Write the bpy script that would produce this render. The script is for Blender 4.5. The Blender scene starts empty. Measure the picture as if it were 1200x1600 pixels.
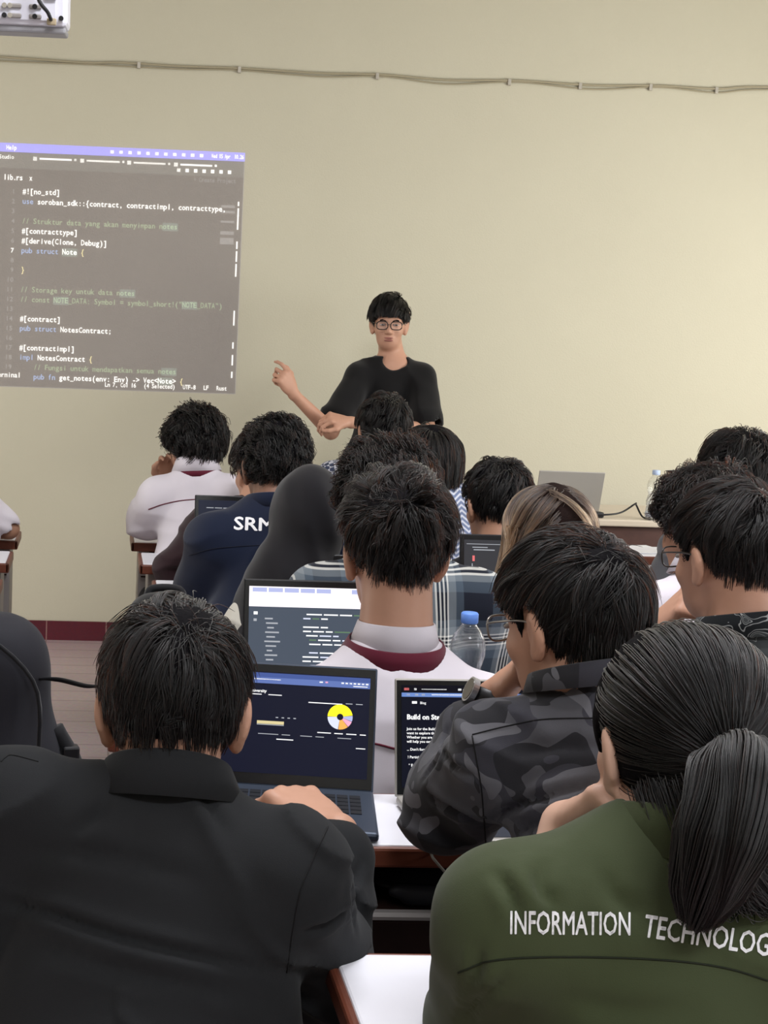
import bpy, bmesh, math, random
import numpy as np
from mathutils import Vector, Matrix
from mathutils.bvhtree import BVHTree

SC = bpy.context.scene
COL = SC.collection
RNG = np.random.default_rng(7)
random.seed(7)
V3 = lambda *a: np.array(a, float)

# ------------------------------------------------------------------ camera
FPX, PPX, PPY, CAMH = 2220.0, 270.0, 800.0, 1.5
YAW, PITCH, ROLL = math.radians(3.2), math.radians(7.14), math.radians(2.0)
CF = V3(math.sin(YAW)*math.cos(PITCH), math.cos(YAW)*math.cos(PITCH), -math.sin(PITCH))
_r0 = V3(math.cos(YAW), -math.sin(YAW), 0)
_u0 = np.cross(_r0, CF)
CU = _u0*math.cos(ROLL) - _r0*math.sin(ROLL)
CR = _r0*math.cos(ROLL) + _u0*math.sin(ROLL)
CC = V3(0, 0, CAMH)
def ray(px, py): return CR*(px-PPX)/FPX - CU*(py-PPY)/FPX + CF
def at(px, py, d): return CC + d*ray(px, py)
def onz(px, py, z):
    v = ray(px, py); return CC + v*(z-CC[2])/v[2]
def ony(px, py, y):
    v = ray(px, py); return CC + v*(y-CC[1])/v[1]

cam = bpy.data.cameras.new('camera')
camo = bpy.data.objects.new('camera', cam); COL.objects.link(camo)
camo.matrix_world = Matrix(((CR[0], CU[0], -CF[0], CC[0]), (CR[1], CU[1], -CF[1], CC[1]), (CR[2], CU[2], -CF[2], CC[2]), (0, 0, 0, 1)))
cam.sensor_fit = 'VERTICAL'; cam.sensor_height = 36.0
cam.lens = FPX/1600*36.0
cam.shift_x = (600-PPX)/1600; cam.shift_y = 0.0
cam.clip_start = 0.05
SC.camera = camo

# ------------------------------------------------------------------ light
SC.view_settings.view_transform = 'Standard'; SC.view_settings.look = 'None'
SC.view_settings.gamma = 1; SC.view_settings.use_curve_mapping = False
SC.view_settings.exposure = 0.42
W = bpy.data.worlds.new('world'); SC.world = W; W.use_nodes = True
W.node_tree.nodes['Background'].inputs[0].default_value = (0.75, 0.85, 1, 1)
W.node_tree.nodes['Background'].inputs[1].default_value = 0.4
def area(name, loc, target, sx, sy, power, col):
    l = bpy.data.lights.new(name, 'AREA'); l.shape = 'RECTANGLE'; l.size = sx; l.size_y = sy
    l.energy = power; l.color = col
    o = bpy.data.objects.new(name, l); COL.objects.link(o); o.location = loc
    o.rotation_euler = (Vector(target)-Vector(loc)).to_track_quat('-Z', 'Y').to_euler()
    return o
YW = 6.826          # front wall
XR, XL, YB, ZC = 4.6, -3.4, -2.6, 3.45
area('window_daylight', (XR-.12, 4.6, 1.55), (1.5, 5.7, .9), 2.2, 1.5, 88, (1, .985, .92))
area('added_left_fill', (XL+.12, 5.0, 1.0), (0.2, 6.3, .6), 1.0, 1.7, 50, (1, .98, .93))  # added fill to brighten the lower wall at left; no door there
area('window_daylight', (XR-.12, 0.6, 1.9), (1.0, 1.2, 1.0), 2.6, 1.5, 60, (.93, .96, 1))
area('ceiling_lamp_light', (0.6, -.6, ZC-.10), (0.6, -.6, 0), 1.3, .5, 48, (.95, .97, 1))
area('ceiling_lamp_light', (0.6, 2.6, ZC-.10), (0.6, 2.6, 0), 1.3, .5, 50, (.97, .97, 1))

# ------------------------------------------------------------------ materials
_M = {}
def mat(name, col, rough=.6, spec=.3, emit=None, es=1.0, metal=0, trans=0, bump=None, noise=None, alpha=1, sheen=0, coat=0, ior=1.45):
    if name in _M: return _M[name]
    m = bpy.data.materials.new(name); m.use_nodes = True
    nt = m.node_tree; b = nt.nodes['Principled BSDF']
    b.inputs['Base Color'].default_value = (*col, 1)
    b.inputs['Roughness'].default_value = rough
    b.inputs['Specular IOR Level'].default_value = spec
    b.inputs['Metallic'].default_value = metal
    b.inputs['Transmission Weight'].default_value = trans
    b.inputs['Alpha'].default_value = alpha
    b.inputs['Sheen Weight'].default_value = sheen
    b.inputs['Coat Weight'].default_value = coat
    b.inputs['IOR'].default_value = ior
    if emit is not None:
        b.inputs['Emission Color'].default_value = (*emit, 1); b.inputs['Emission Strength'].default_value = es
    tc = nt.nodes.new('ShaderNodeTexCoord')
    if noise:       # (scale, amount, second colour)
        n = nt.nodes.new('ShaderNodeTexNoise'); n.inputs['Scale'].default_value = noise[0]; n.inputs['Detail'].default_value = 4
        nt.links.new(tc.outputs['Object'], n.inputs['Vector'])
        r = nt.nodes.new('ShaderNodeValToRGB'); r.color_ramp.elements[0].position = .5-noise[1]; r.color_ramp.elements[1].position = .5+noise[1]
        r.color_ramp.elements[0].color = (*col, 1); r.color_ramp.elements[1].color = (*noise[2], 1)
        nt.links.new(n.outputs['Fac'], r.inputs['Fac']); nt.links.new(r.outputs['Color'], b.inputs['Base Color'])
    if bump:        # (scale, strength, distance)
        n = nt.nodes.new('ShaderNodeTexNoise'); n.inputs['Scale'].default_value = bump[0]; n.inputs['Detail'].default_value = 5
        nt.links.new(tc.outputs['Object'], n.inputs['Vector'])
        bp = nt.nodes.new('ShaderNodeBump'); bp.inputs['Strength'].default_value = bump[1]; bp.inputs['Distance'].default_value = bump[2]
        nt.links.new(n.outputs['Fac'], bp.inputs['Height']); nt.links.new(bp.outputs['Normal'], b.inputs['Normal'])
    _M[name] = m
    return m
def nodes_of(m): return m.node_tree, m.node_tree.nodes['Principled BSDF']

SKIN = mat('skin', (.47, .255, .175), .5, .35, bump=(90, .12, .002), noise=(14, .25, (.52, .29, .20)))
SKIN2 = mat('skin_tan', (.36, .19, .125), .5, .35, bump=(90, .12, .002), noise=(14, .25, (.42, .23, .15)))
SKIN3 = mat('skin_dark', (.20, .105, .07), .5, .35, bump=(90, .12, .002), noise=(14, .25, (.25, .13, .09)))
SKINP = mat('skin_light', (.62, .38, .28), .5, .35, bump=(90, .12, .002), noise=(14, .25, (.66, .42, .32)))
WHITE_TOP = mat('white_laminate', (.80, .80, .86), .35, .4, noise=(9, .3, (.76, .76, .82)))
WOOD = mat('brown_wood', (.17, .05, .028), .4, .4, noise=(30, .3, (.11, .032, .018)), bump=(60, .1, .001))
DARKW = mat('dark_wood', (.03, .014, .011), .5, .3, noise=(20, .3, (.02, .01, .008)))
GREYM = mat('grey_metal', (.30, .28, .27), .45, .5, metal=.3)
BLACKP = mat('black_plastic', (.012, .012, .014), .4, .4)
ALU = mat('laptop_aluminium', (.045, .06, .09), .4, .5, metal=.4)
ALUS = mat('silver_aluminium', (.42, .40, .37), .45, .5, metal=.3)
BEZEL = mat('screen_bezel', (.010, .011, .012), .25, .5)

def hairmat(name, melanin=.97, red=.4, rough=.34, tint=None):
    m = bpy.data.materials.new(name); m.use_nodes = True; nt = m.node_tree
    for n in list(nt.nodes):
        if n.type != 'OUTPUT_MATERIAL': nt.nodes.remove(n)
    h = nt.nodes.new('ShaderNodeBsdfHairPrincipled'); h.model = 'CHIANG'
    out = [n for n in nt.nodes if n.type == 'OUTPUT_MATERIAL'][0]
    h.inputs['Roughness'].default_value = rough; h.inputs['Radial Roughness'].default_value = .4
    if tint is None:
        h.parametrization = 'MELANIN'
        h.inputs['Melanin'].default_value = melanin; h.inputs['Melanin Redness'].default_value = red
        h.inputs['Random Color'].default_value = .1; h.inputs['IOR'].default_value = 1.45
    else:
        h.parametrization = 'COLOR'
        hi = nt.nodes.new('ShaderNodeHairInfo'); r = nt.nodes.new('ShaderNodeValToRGB')
        mm = nt.nodes.new('ShaderNodeMath'); mm.operation = 'MULTIPLY_ADD'; mm.inputs[1].default_value = .5; 
        nt.links.new(hi.outputs['Random'], mm.inputs[0]); nt.links.new(hi.outputs['Intercept'], mm.inputs[2])
        r.color_ramp.elements[0].position = .46; r.color_ramp.elements[0].color = (*tint[0], 1)
        r.color_ramp.elements[1].position = 1.0; r.color_ramp.elements[1].color = (*tint[1], 1)
        nt.links.new(mm.outputs[0], r.inputs['Fac']); nt.links.new(r.outputs['Color'], h.inputs['Color'])
    nt.links.new(h.outputs[0], out.inputs['Surface'])
    return m
HAIR = hairmat('black_hair', 1.0, .15, .38)
HAIRB = hairmat('soft_black_hair', .985, .25, .38)
HAIRT = hairmat('blonde_tipped_hair', tint=((.014, .009, .008), (.30, .155, .075)))
CAPM = mat('black_hair_base', (.006, .0055, .0065), .8, .06, bump=(160, .5, .004))
CAPB = mat('brown_hair_base', (.016, .010, .009), .85, .05, bump=(160, .5, .004))

# ------------------------------------------------------------------ object helpers
def tag(o, label=None, cat=None, group=None, kind=None):
    if label: o['label'] = label
    if cat: o['category'] = cat
    if group: o['group'] = group
    if kind: o['kind'] = kind
    return o
def mesh_obj(name, verts, faces, m, parent=None, origin=None, smooth=False, mats=None, fmat=None):
    v = np.asarray(verts, float)
    if origin is not None: v = v - np.asarray(origin, float)
    me = bpy.data.meshes.new(name)
    me.from_pydata(v.tolist(), [], [list(map(int, f)) for f in faces])
    for x in (mats or [m]): me.materials.append(x)
    if fmat is not None: me.polygons.foreach_set('material_index', np.asarray(fmat, np.int32))
    if smooth: me.polygons.foreach_set('use_smooth', np.ones(len(me.polygons), bool))
    me.update()
    o = bpy.data.objects.new(name, me); COL.objects.link(o)
    if parent is not None: o.parent = parent
    if origin is not None and parent is None: o.location = origin
    return o
def empty(name, loc, rz=0):
    o = bpy.data.objects.new(name, None); COL.objects.link(o); o.location = loc; o.rotation_euler = (0, 0, rz)
    o.empty_display_size = .05
    return o
class MB:
    """collects shapes into one mesh"""
    def __init__(s): s.v = []; s.f = []
    def add(s, v, f):
        n = len(s.v); s.v += [tuple(map(float, p)) for p in v]; s.f += [[i+n for i in q] for q in f]; return s
    def box(s, lo, hi, bev=0.0, M=None):
        bm = bmesh.new(); bmesh.ops.create_cube(bm, size=1)
        lo = np.array(lo, float); hi = np.array(hi, float)
        for v in bm.verts: v.co = Vector((lo+hi)/2 + np.array(v.co)*(hi-lo))
        if bev > 0: bmesh.ops.bevel(bm, geom=list(bm.edges), offset=bev, segments=2, affect='EDGES', profile=.5)
        bm.verts.index_update()
        vs = [v.co.copy() for v in bm.verts]
        if M is not None: vs = [M @ v for v in vs]
        s.add(vs, [[v.index for v in f.verts] for f in bm.faces]); bm.free(); return s
    def tube(s, pts, r, n=8, cap=True):
        pts = [np.array(p, float) for p in pts]; rs = r if hasattr(r, '__len__') else [r]*len(pts)
        vv, ff = [], []; up = V3(0, 0, 1)
        for i, p in enumerate(pts):
            t = pts[min(i+1, len(pts)-1)] - pts[max(i-1, 0)]; t = t/(np.linalg.norm(t)+1e-9)
            a = np.cross(t, up)
            if np.linalg.norm(a) < .1: a = np.cross(t, V3(1, 0, 0))
            a /= np.linalg.norm(a); b = np.cross(t, a)
            for k in range(n):
                q = 2*math.pi*k/n; vv.append(p + rs[i]*(a*math.cos(q)+b*math.sin(q)))
        for i in range(len(pts)-1):
            for k in range(n):
                ff.append([i*n+k, i*n+(k+1) % n, (i+1)*n+(k+1) % n, (i+1)*n+k])
        if cap: ff.append(list(range(n))[::-1]); ff.append([(len(pts)-1)*n+k for k in range(n)])
        return s.add(vv, ff)
    def lathe(s, prof, c=(0, 0, 0), n=24):
        vv = []; ff = []
        for r, z in prof:
            for k in range(n):
                q = 2*math.pi*k/n; vv.append((c[0]+r*math.cos(q), c[1]+r*math.sin(q), c[2]+z))
        for i in range(len(prof)-1):
            for k in range(n): ff.append([i*n+k, i*n+(k+1) % n, (i+1)*n+(k+1) % n, (i+1)*n+k])
        ff.append(list(range(n))[::-1]); ff.append([(len(prof)-1)*n+k for k in range(n)])
        return s.add(vv, ff)
    def build(s, name, m, parent=None, origin=None, smooth=False):
        return mesh_obj(name, s.v, s.f, m, parent, origin, smooth)
def smooth_path(pts, n=6):
    p = [np.array(q, float) for q in pts]; p = [2*p[0]-p[1]] + p + [2*p[-1]-p[-2]]; out = []
    for i in range(1, len(p)-2):
        for k in range(n):
            t = k/n; a, b, c, d = p[i-1], p[i], p[i+1], p[i+2]
            out.append(.5*((2*b)+(-a+c)*t+(2*a-5*b+4*c-d)*t*t+(-a+3*b-3*c+d)*t**3))
    out.append(p[-2]); return out

# ------------------------------------------------------------------ lettering
_G = {}
def _text_mesh(s, bold):
    cu = bpy.data.curves.new('t', 'FONT'); cu.body = s; cu.size = 1; cu.offset = bold; cu.resolution_u = 2
    o = bpy.data.objects.new('t', cu); COL.objects.link(o)
    dg = bpy.context.evaluated_depsgraph_get(); me = bpy.data.meshes.new_from_object(o.evaluated_get(dg))
    v = np.array([x.co[:] for x in me.vertices]).reshape(-1, 3); f = [list(p.vertices) for p in me.polygons]
    bpy.data.objects.remove(o); bpy.data.curves.remove(cu); bpy.data.meshes.remove(me)
    return v, f
def text_geo(s, h, mono=None, bold=0.0):
    """letters in the XY plane, baseline at 0, cap height about .7*h; mono: fixed pitch per character"""
    if mono is None:
        k = (s, bold)
        if k not in _G: _G[k] = _text_mesh(s, bold)
        v, f = _G[k]; return v*h, f
    V, Fc = [], []; n = 0
    for i, c in enumerate(s):
        if c == ' ': continue
        k = (c, bold)
        if k not in _G: _G[k] = _text_mesh(c, bold)
        v, f = _G[k]
        if len(v) == 0: continue
        w = v.copy()*h; wd = w[:, 0].max()-w[:, 0].min(); cx = (w[:, 0].max()+w[:, 0].min())/2
        w[:, 0] = (w[:, 0]-cx)*min(1, mono*.92/max(wd, 1e-6)) + (i+.5)*mono
        V.append(w); Fc += [[j+n for j in q] for q in f]; n += len(w)
    return (np.concatenate(V) if V else np.zeros((0, 3))), Fc

# ------------------------------------------------------------------ implicit surfaces for figures
_T = np.random.default_rng(3).random((32, 32, 32)).astype(np.float32)
def vnoise(x, y, z):
    def s(a):
        i = np.floor(a).astype(int); f = (a-i).astype(np.float32); return i & 31, (i+1) & 31, f*f*(3-2*f)
    x0, x1, fx = s(x); y0, y1, fy = s(y); z0, z1, fz = s(z)
    a = _T[x0, y0, z0]*(1-fx)+_T[x1, y0, z0]*fx; b = _T[x0, y1, z0]*(1-fx)+_T[x1, y1, z0]*fx
    c = _T[x0, y0, z1]*(1-fx)+_T[x1, y0, z1]*fx; d = _T[x0, y1, z1]*(1-fx)+_T[x1, y1, z1]*fx
    a = a*(1-fy)+b*fy; c = c*(1-fy)+d*fy
    return (a*(1-fz)+c*fz)*2-1

class Field:
    def __init__(s, lo, hi, h):
        s.lo = np.array(lo, float); s.h = h
        s.n = np.ceil((np.array(hi, float)-s.lo)/h).astype(int)+1
        s.d = np.full(s.n, .3, np.float32)
        s.ax = [(s.lo[i]+h*np.arange(s.n[i])).astype(np.float32) for i in range(3)]
    def blk(s, lo, hi):
        a = np.clip(np.floor((np.array(lo)-s.lo)/s.h).astype(int), 0, s.n); b = np.clip(np.ceil((np.array(hi)-s.lo)/s.h).astype(int)+1, 0, s.n)
        if (b <= a).any(): return None, None
        sl = tuple(slice(a[i], b[i]) for i in range(3))
        return sl, np.meshgrid(*[s.ax[i][sl[i]] for i in range(3)], indexing='ij', sparse=True)
    def comb(s, sl, d, k, op):
        o = s.d[sl]
        if op == 'sub':
            d = -d
            if k > 0:
                h = np.clip(.5-.5*(o-d)/k, 0, 1); s.d[sl] = o*(1-h)+d*h+k*h*(1-h)
            else: s.d[sl] = np.maximum(o, d)
        else:
            if k > 0:
                h = np.clip(.5+.5*(o-d)/k, 0, 1); s.d[sl] = o*(1-h)+d*h-k*h*(1-h)
            else: s.d[sl] = np.minimum(o, d)
        return s
    def cap(s, a, b, ra, rb=None, k=.02, op='add'):
        rb = ra if rb is None else rb
        a = np.array(a, float); b = np.array(b, float); m = max(ra, rb)+k+.03
        sl, P = s.blk(np.minimum(a, b)-m, np.maximum(a, b)+m)
        if sl is None: return s
        ba = b-a; L = max(ba@ba, 1e-9)
        x, y, z = P[0]-a[0], P[1]-a[1], P[2]-a[2]
        t = np.clip((x*ba[0]+y*ba[1]+z*ba[2])/L, 0, 1)
        d = np.sqrt((x-t*ba[0])**2+(y-t*ba[1])**2+(z-t*ba[2])**2)-(ra+(rb-ra)*t)
        return s.comb(sl, d.astype(np.float32), k, op)
    def ell(s, c, r, R=None, k=.02, op='add', th=None):
        c = np.array(c, float); r = np.array(r, float); m = r.max()+k+.03
        sl, P = s.blk(c-m, c+m)
        if sl is None: return s
        x, y, z = P[0]-c[0], P[1]-c[1], P[2]-c[2]
        if R is not None:
            x, y, z = (R[0, 0]*x+R[1, 0]*y+R[2, 0]*z), (R[0, 1]*x+R[1, 1]*y+R[2, 1]*z), (R[0, 2]*x+R[1, 2]*y+R[2, 2]*z)
        k0 = np.sqrt((x/r[0])**2+(y/r[1])**2+(z/r[2])**2); k1 = np.sqrt((x/r[0]**2)**2+(y/r[1]**2)**2+(z/r[2]**2)**2)
        d = k0*(k0-1)/np.maximum(k1, 1e-6)
        return s.comb(sl, d.astype(np.float32), k, op)
    def pts(s, band=.04):
        m = np.argwhere(np.abs(s.d) < band); return m, s.lo + m*s.h
    def mesh(s, relax=1):
        d = s.d; d[0] = d[-1] = .3; d[:, 0] = d[:, -1] = .3; d[:, :, 0] = d[:, :, -1] = .3
        S = d < 0; nx, ny, nz = s.n
        cnt = np.zeros((nx-1, ny-1, nz-1), np.int8)
        cs = [(i, j, k) for i in (0, 1) for j in (0, 1) for k in (0, 1)]
        for i, j, k in cs: cnt += S[i:nx-1+i, j:ny-1+j, k:nz-1+k]
        cells = np.argwhere((cnt > 0) & (cnt < 8))
        idx = np.full((nx-1, ny-1, nz-1), -1, np.int32); idx[tuple(cells.T)] = np.arange(len(cells))
        val = {c: d[cells[:, 0]+c[0], cells[:, 1]+c[1], cells[:, 2]+c[2]] for c in cs}
        acc = np.zeros((len(cells), 3)); w = np.zeros(len(cells))
        for a in cs:
            for ax in range(3):
                if a[ax] == 0:
                    b = list(a); b[ax] = 1; b = tuple(b)
                    va, vb = val[a], val[b]; m = (va < 0) != (vb < 0)
                    t = np.where(m, va/np.where(m, va-vb, 1), 0)
                    p = np.tile(np.array(a, float), (len(cells), 1)); p[:, ax] = t
                    acc += p*m[:, None]; w += m
        V = s.lo + s.h*(cells + acc/np.maximum(w, 1)[:, None])
        F = []
        for ax in range(3):
            u, v = (ax+1) % 3, (ax+2) % 3
            A = [slice(None)]*3; B = [slice(None)]*3; A[ax] = slice(0, -1); B[ax] = slice(1, None)
            e = S[tuple(A)] != S[tuple(B)]
            q = np.argwhere(e); q = q[(q[:, u] > 0) & (q[:, v] > 0) & (q[:, u] < s.n[u]-1) & (q[:, v] < s.n[v]-1)]
            if len(q) == 0: continue
            inside = S[tuple(q.T)]
            def ci(du, dv):
                c = q.copy(); c[:, u] += du; c[:, v] += dv; return idx[tuple(c.T)]
            f = np.stack([ci(-1, -1), ci(0, -1), ci(0, 0), ci(-1, 0)], 1)
            f[~inside] = f[~inside][:, ::-1]
            F.append(f)
        F = np.concatenate(F); F = F[(F >= 0).all(1)]
        for _ in range(relax):
            n = np.zeros((len(V), 3)); c = np.zeros(len(V))
            for a in range(4):
                b = (a+1) % 4
                np.add.at(n, F[:, a], V[F[:, b]]); np.add.at(c, F[:, a], 1)
                np.add.at(n, F[:, b], V[F[:, a]]); np.add.at(c, F[:, b], 1)
            V = V*.45 + .55*n/np.maximum(c, 1)[:, None]
        return V, F

def rot(yaw=0, pitch=0, roll=0):
    """yaw + turns left, pitch + looks down, roll + tips to the right"""
    y, p, r = np.radians([yaw, pitch, roll])
    Z = np.array([[math.cos(y), -math.sin(y), 0], [math.sin(y), math.cos(y), 0], [0, 0, 1]])
    X = np.array([[1, 0, 0], [0, math.cos(p), math.sin(p)], [0, -math.sin(p), math.cos(p)]])
    Y = np.array([[math.cos(r), 0, math.sin(r)], [0, 1, 0], [-math.sin(r), 0, math.cos(r)]])
    return Z @ X @ Y
def unit(v): v = np.array(v, float); return v/(np.linalg.norm(v)+1e-9)

# ------------------------------------------------------------------ heads, hands
CRC, CRR = V3(0, -.012, .028), V3(.077, .098, .090)       # cranium in head space
def head_sdf(F, H, R, s, face=False):
    L = lambda *p: H + R @ (V3(*p)*s)
    F.ell(L(*CRC), CRR*s, R, .02)
    F.ell(L(0, .034, -.03), V3(.061, .060, .080)*s, R, .03)
    F.ell(L(0, .046, -.078), V3(.042, .042, .035)*s, R, .03)
    F.ell(L(0, .074, .028), V3(.052, .016, .012)*s, R, .02)        # brow
    for q in (-1, 1):
        F.ell(L(.031*q, .098, .008), V3(.017, .013, .011)*s, R, .012, 'sub')
        F.ell(L(.038*q, .066, -.025), V3(.020, .018, .018)*s, R, .02)      # cheek
        Re = R @ rot(24*q, 0, 6*q) @ rot(0, 0, 0)
        F.ell(L(.083*q, -.008, -.006), V3(.0095, .021, .033)*s, Re, .008)
        F.ell(L(.078*q, .000, -.036), V3(.008, .012, .012)*s, Re, .008)
        F.ell(L(.0935*q, .002, -.004), V3(.008, .012, .020)*s, Re, .005, 'sub')
    F.cap(L(0, .091, .012), L(0, .110, -.024), .0075*s, .0125*s, .012)
    F.ell(L(0.011, .100, -.029), V3(.009, .010, .008)*s, R, .008); F.ell(L(-.011, .100, -.029), V3(.009, .010, .008)*s, R, .008)
    F.ell(L(0, .090, -.054), V3(.025, .011, .007)*s, R, .008); F.ell(L(0, .088, -.066), V3(.021, .011, .008)*s, R, .008)
    F.ell(L(0, .101, -.060), V3(.021, .008, .0022)*s, R, .004, 'sub')

def hand_sdf(F, w, d, n, curl=30, side=1, s=1.0, spread=5, thumb=(35, 25), fist=False):
    """w wrist, d direction wrist to knuckles, n back of the hand, side +1 thumb towards cross(d,n)"""
    d = unit(d); n = np.array(n, float); n = unit(n-d*(n@d)); l = np.cross(d, n)*side
    F.ell(w + d*.048*s, V3(.040, .050, .016)*s, np.stack([l, d, n], 1), .015)
    lens = [(.044, .026, .021), (.048, .030, .022), (.045, .028, .022), (.036, .022, .019)]
    tips = []
    for i in range(4):
        lat = (1.5-i)*.020*s
        kb = w + d*(.092-.006*abs(i-1.1))*s + l*lat + n*.003*s
        F.cap(w + d*.02*s + l*lat*.6, kb, .013*s, .0108*s, .012)
        F.ell(kb + n*.003*s, V3(.0105, .0105, .0105)*s, None, .006)
        a = math.radians((1.5-i)*spread); dd = unit(d*math.cos(a)+l*math.sin(a))
        c = curl[i] if hasattr(curl, '__len__') else curl
        p = kb; ang = 0
        for j, (ln, cf) in enumerate(zip(lens[i], (1.0, 1.15, .8))):
            ang += math.radians(c*cf)
            q = p + (dd*math.cos(ang) - n*math.sin(ang))*ln*s
            F.cap(p, q, (.0098-.0011*j)*s, (.0090-.0011*j)*s, .004); p = q
        tips.append(p)
    tb = w + d*.028*s + l*.028*s - n*.006*s
    ta, tc = math.radians(thumb[0]), math.radians(thumb[1])
    t1 = tb + (d*math.cos(ta)+l*math.sin(ta)-n*.25)*.040*s
    t2 = t1 + (d*math.cos(ta-tc)+l*math.sin(ta-tc)-n*.35)*.030*s
    t3 = t2 + (d*math.cos(ta-2*tc)+l*math.sin(ta-2*tc)-n*.4)*.024*s
    F.cap(w + d*.012*s + l*.012*s, t1, .016*s, .0125*s, .012); F.cap(t1, t2, .0118*s, .0108*s, .006); F.cap(t2, t3, .0108*s, .0085*s, .004)
    return tips

# ------------------------------------------------------------------ hair
HL_Y = np.array([-.12, -.06, -.035, -.012, .012, .022, .034, .048, .07, .10])
HL_Z = np.array([-.075, -.070, -.045, .010, .026, .004, -.012, .040, .062, .070])
def hairline(y, drop=0.0, front=0.0, x=None, side=0.0):
    z = np.interp(y, HL_Y, HL_Z) - drop*(y < -.02) - front*(y > .045)
    if side: z = z + side*np.clip((np.abs(x)-.034)/.024, 0, 1)*(y < .02)
    return z
def hair_cap(H, R, s, sp, h):
    th = sp.get('th', (.010, .017, .026))      # nape, side, top
    m = .19*s
    F = Field(H-m, H+m, h)
    P = np.meshgrid(*F.ax, indexing='ij')
    q = np.stack([(p-H[i]) for i, p in enumerate(P)], -1) @ R / s
    x, y, z = q[..., 0], q[..., 1], q[..., 2]
    t = np.interp(z, [-.08, -.02, .05, .115], [th[0]*.6, th[0]*.5+th[1]*.4, th[1], th[2]])*sp.get('capf', .5)
    c, r = CRC, CRR
    k0 = np.sqrt(((x-c[0])/r[0])**2+((y-c[1])/r[1])**2+((z-c[2])/r[2])**2)
    k1 = np.sqrt(((x-c[0])/r[0]**2)**2+((y-c[1])/r[1]**2)**2+((z-c[2])/r[2]**2)**2)
    d = k0*(k0-1)/np.maximum(k1, 1e-6)
    lump = sp.get('lump', .004)
    d = d - t + lump*vnoise(x*34+sp.get('seed', 0), y*34, z*34)
    hl = hairline(y, sp.get('drop', 0), sp.get('front', 0), x, sp.get('side_up', 0)) + .004*vnoise(x*60, y*60, z*60)
    if 'bun' in sp:
        bc, br = sp['bun']; kb = np.sqrt(((x-bc[0])/br[0])**2+((y-bc[1])/br[1])**2+((z-bc[2])/br[2])**2)
        eb = (kb-1)*min(br)
    d = np.maximum(d, (hl - z)*.8)
    d = np.maximum(d, -(d*0 + (k0*(k0-1)/np.maximum(k1, 1e-6)) + .012))
    if 'bun' in sp:
        hh = np.clip(.5+.5*(d-eb)/.03, 0, 1); d = d*(1-hh)+eb*hh-.03*hh*(1-hh)
    F.d = (d*s).astype(np.float32)
    return F.mesh(1)

def hair_strands(name, P, rad, m, parent, origin):
    """P: (count, points, 3) world positions"""
    n, k, _ = P.shape
    c = bpy.data.hair_curves.new(name); c.add_curves([k]*n)
    c.attributes['position'].data.foreach_set('vector', (P-origin).astype(np.float32).ravel())
    r = c.attributes.get('radius') or c.attributes.new('radius', 'FLOAT', 'POINT')
    prof = np.interp(np.linspace(0, 1, k), [0, .5, .85, 1], [1, .95, .7, .25])
    r.data.foreach_set('value', (np.tile(prof, (n, 1))*rad).astype(np.float32).ravel())
    c.materials.append(m)
    o = bpy.data.objects.new(name, c); COL.objects.link(o); o.parent = parent
    o['kind'] = 'stuff'
    return o

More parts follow.
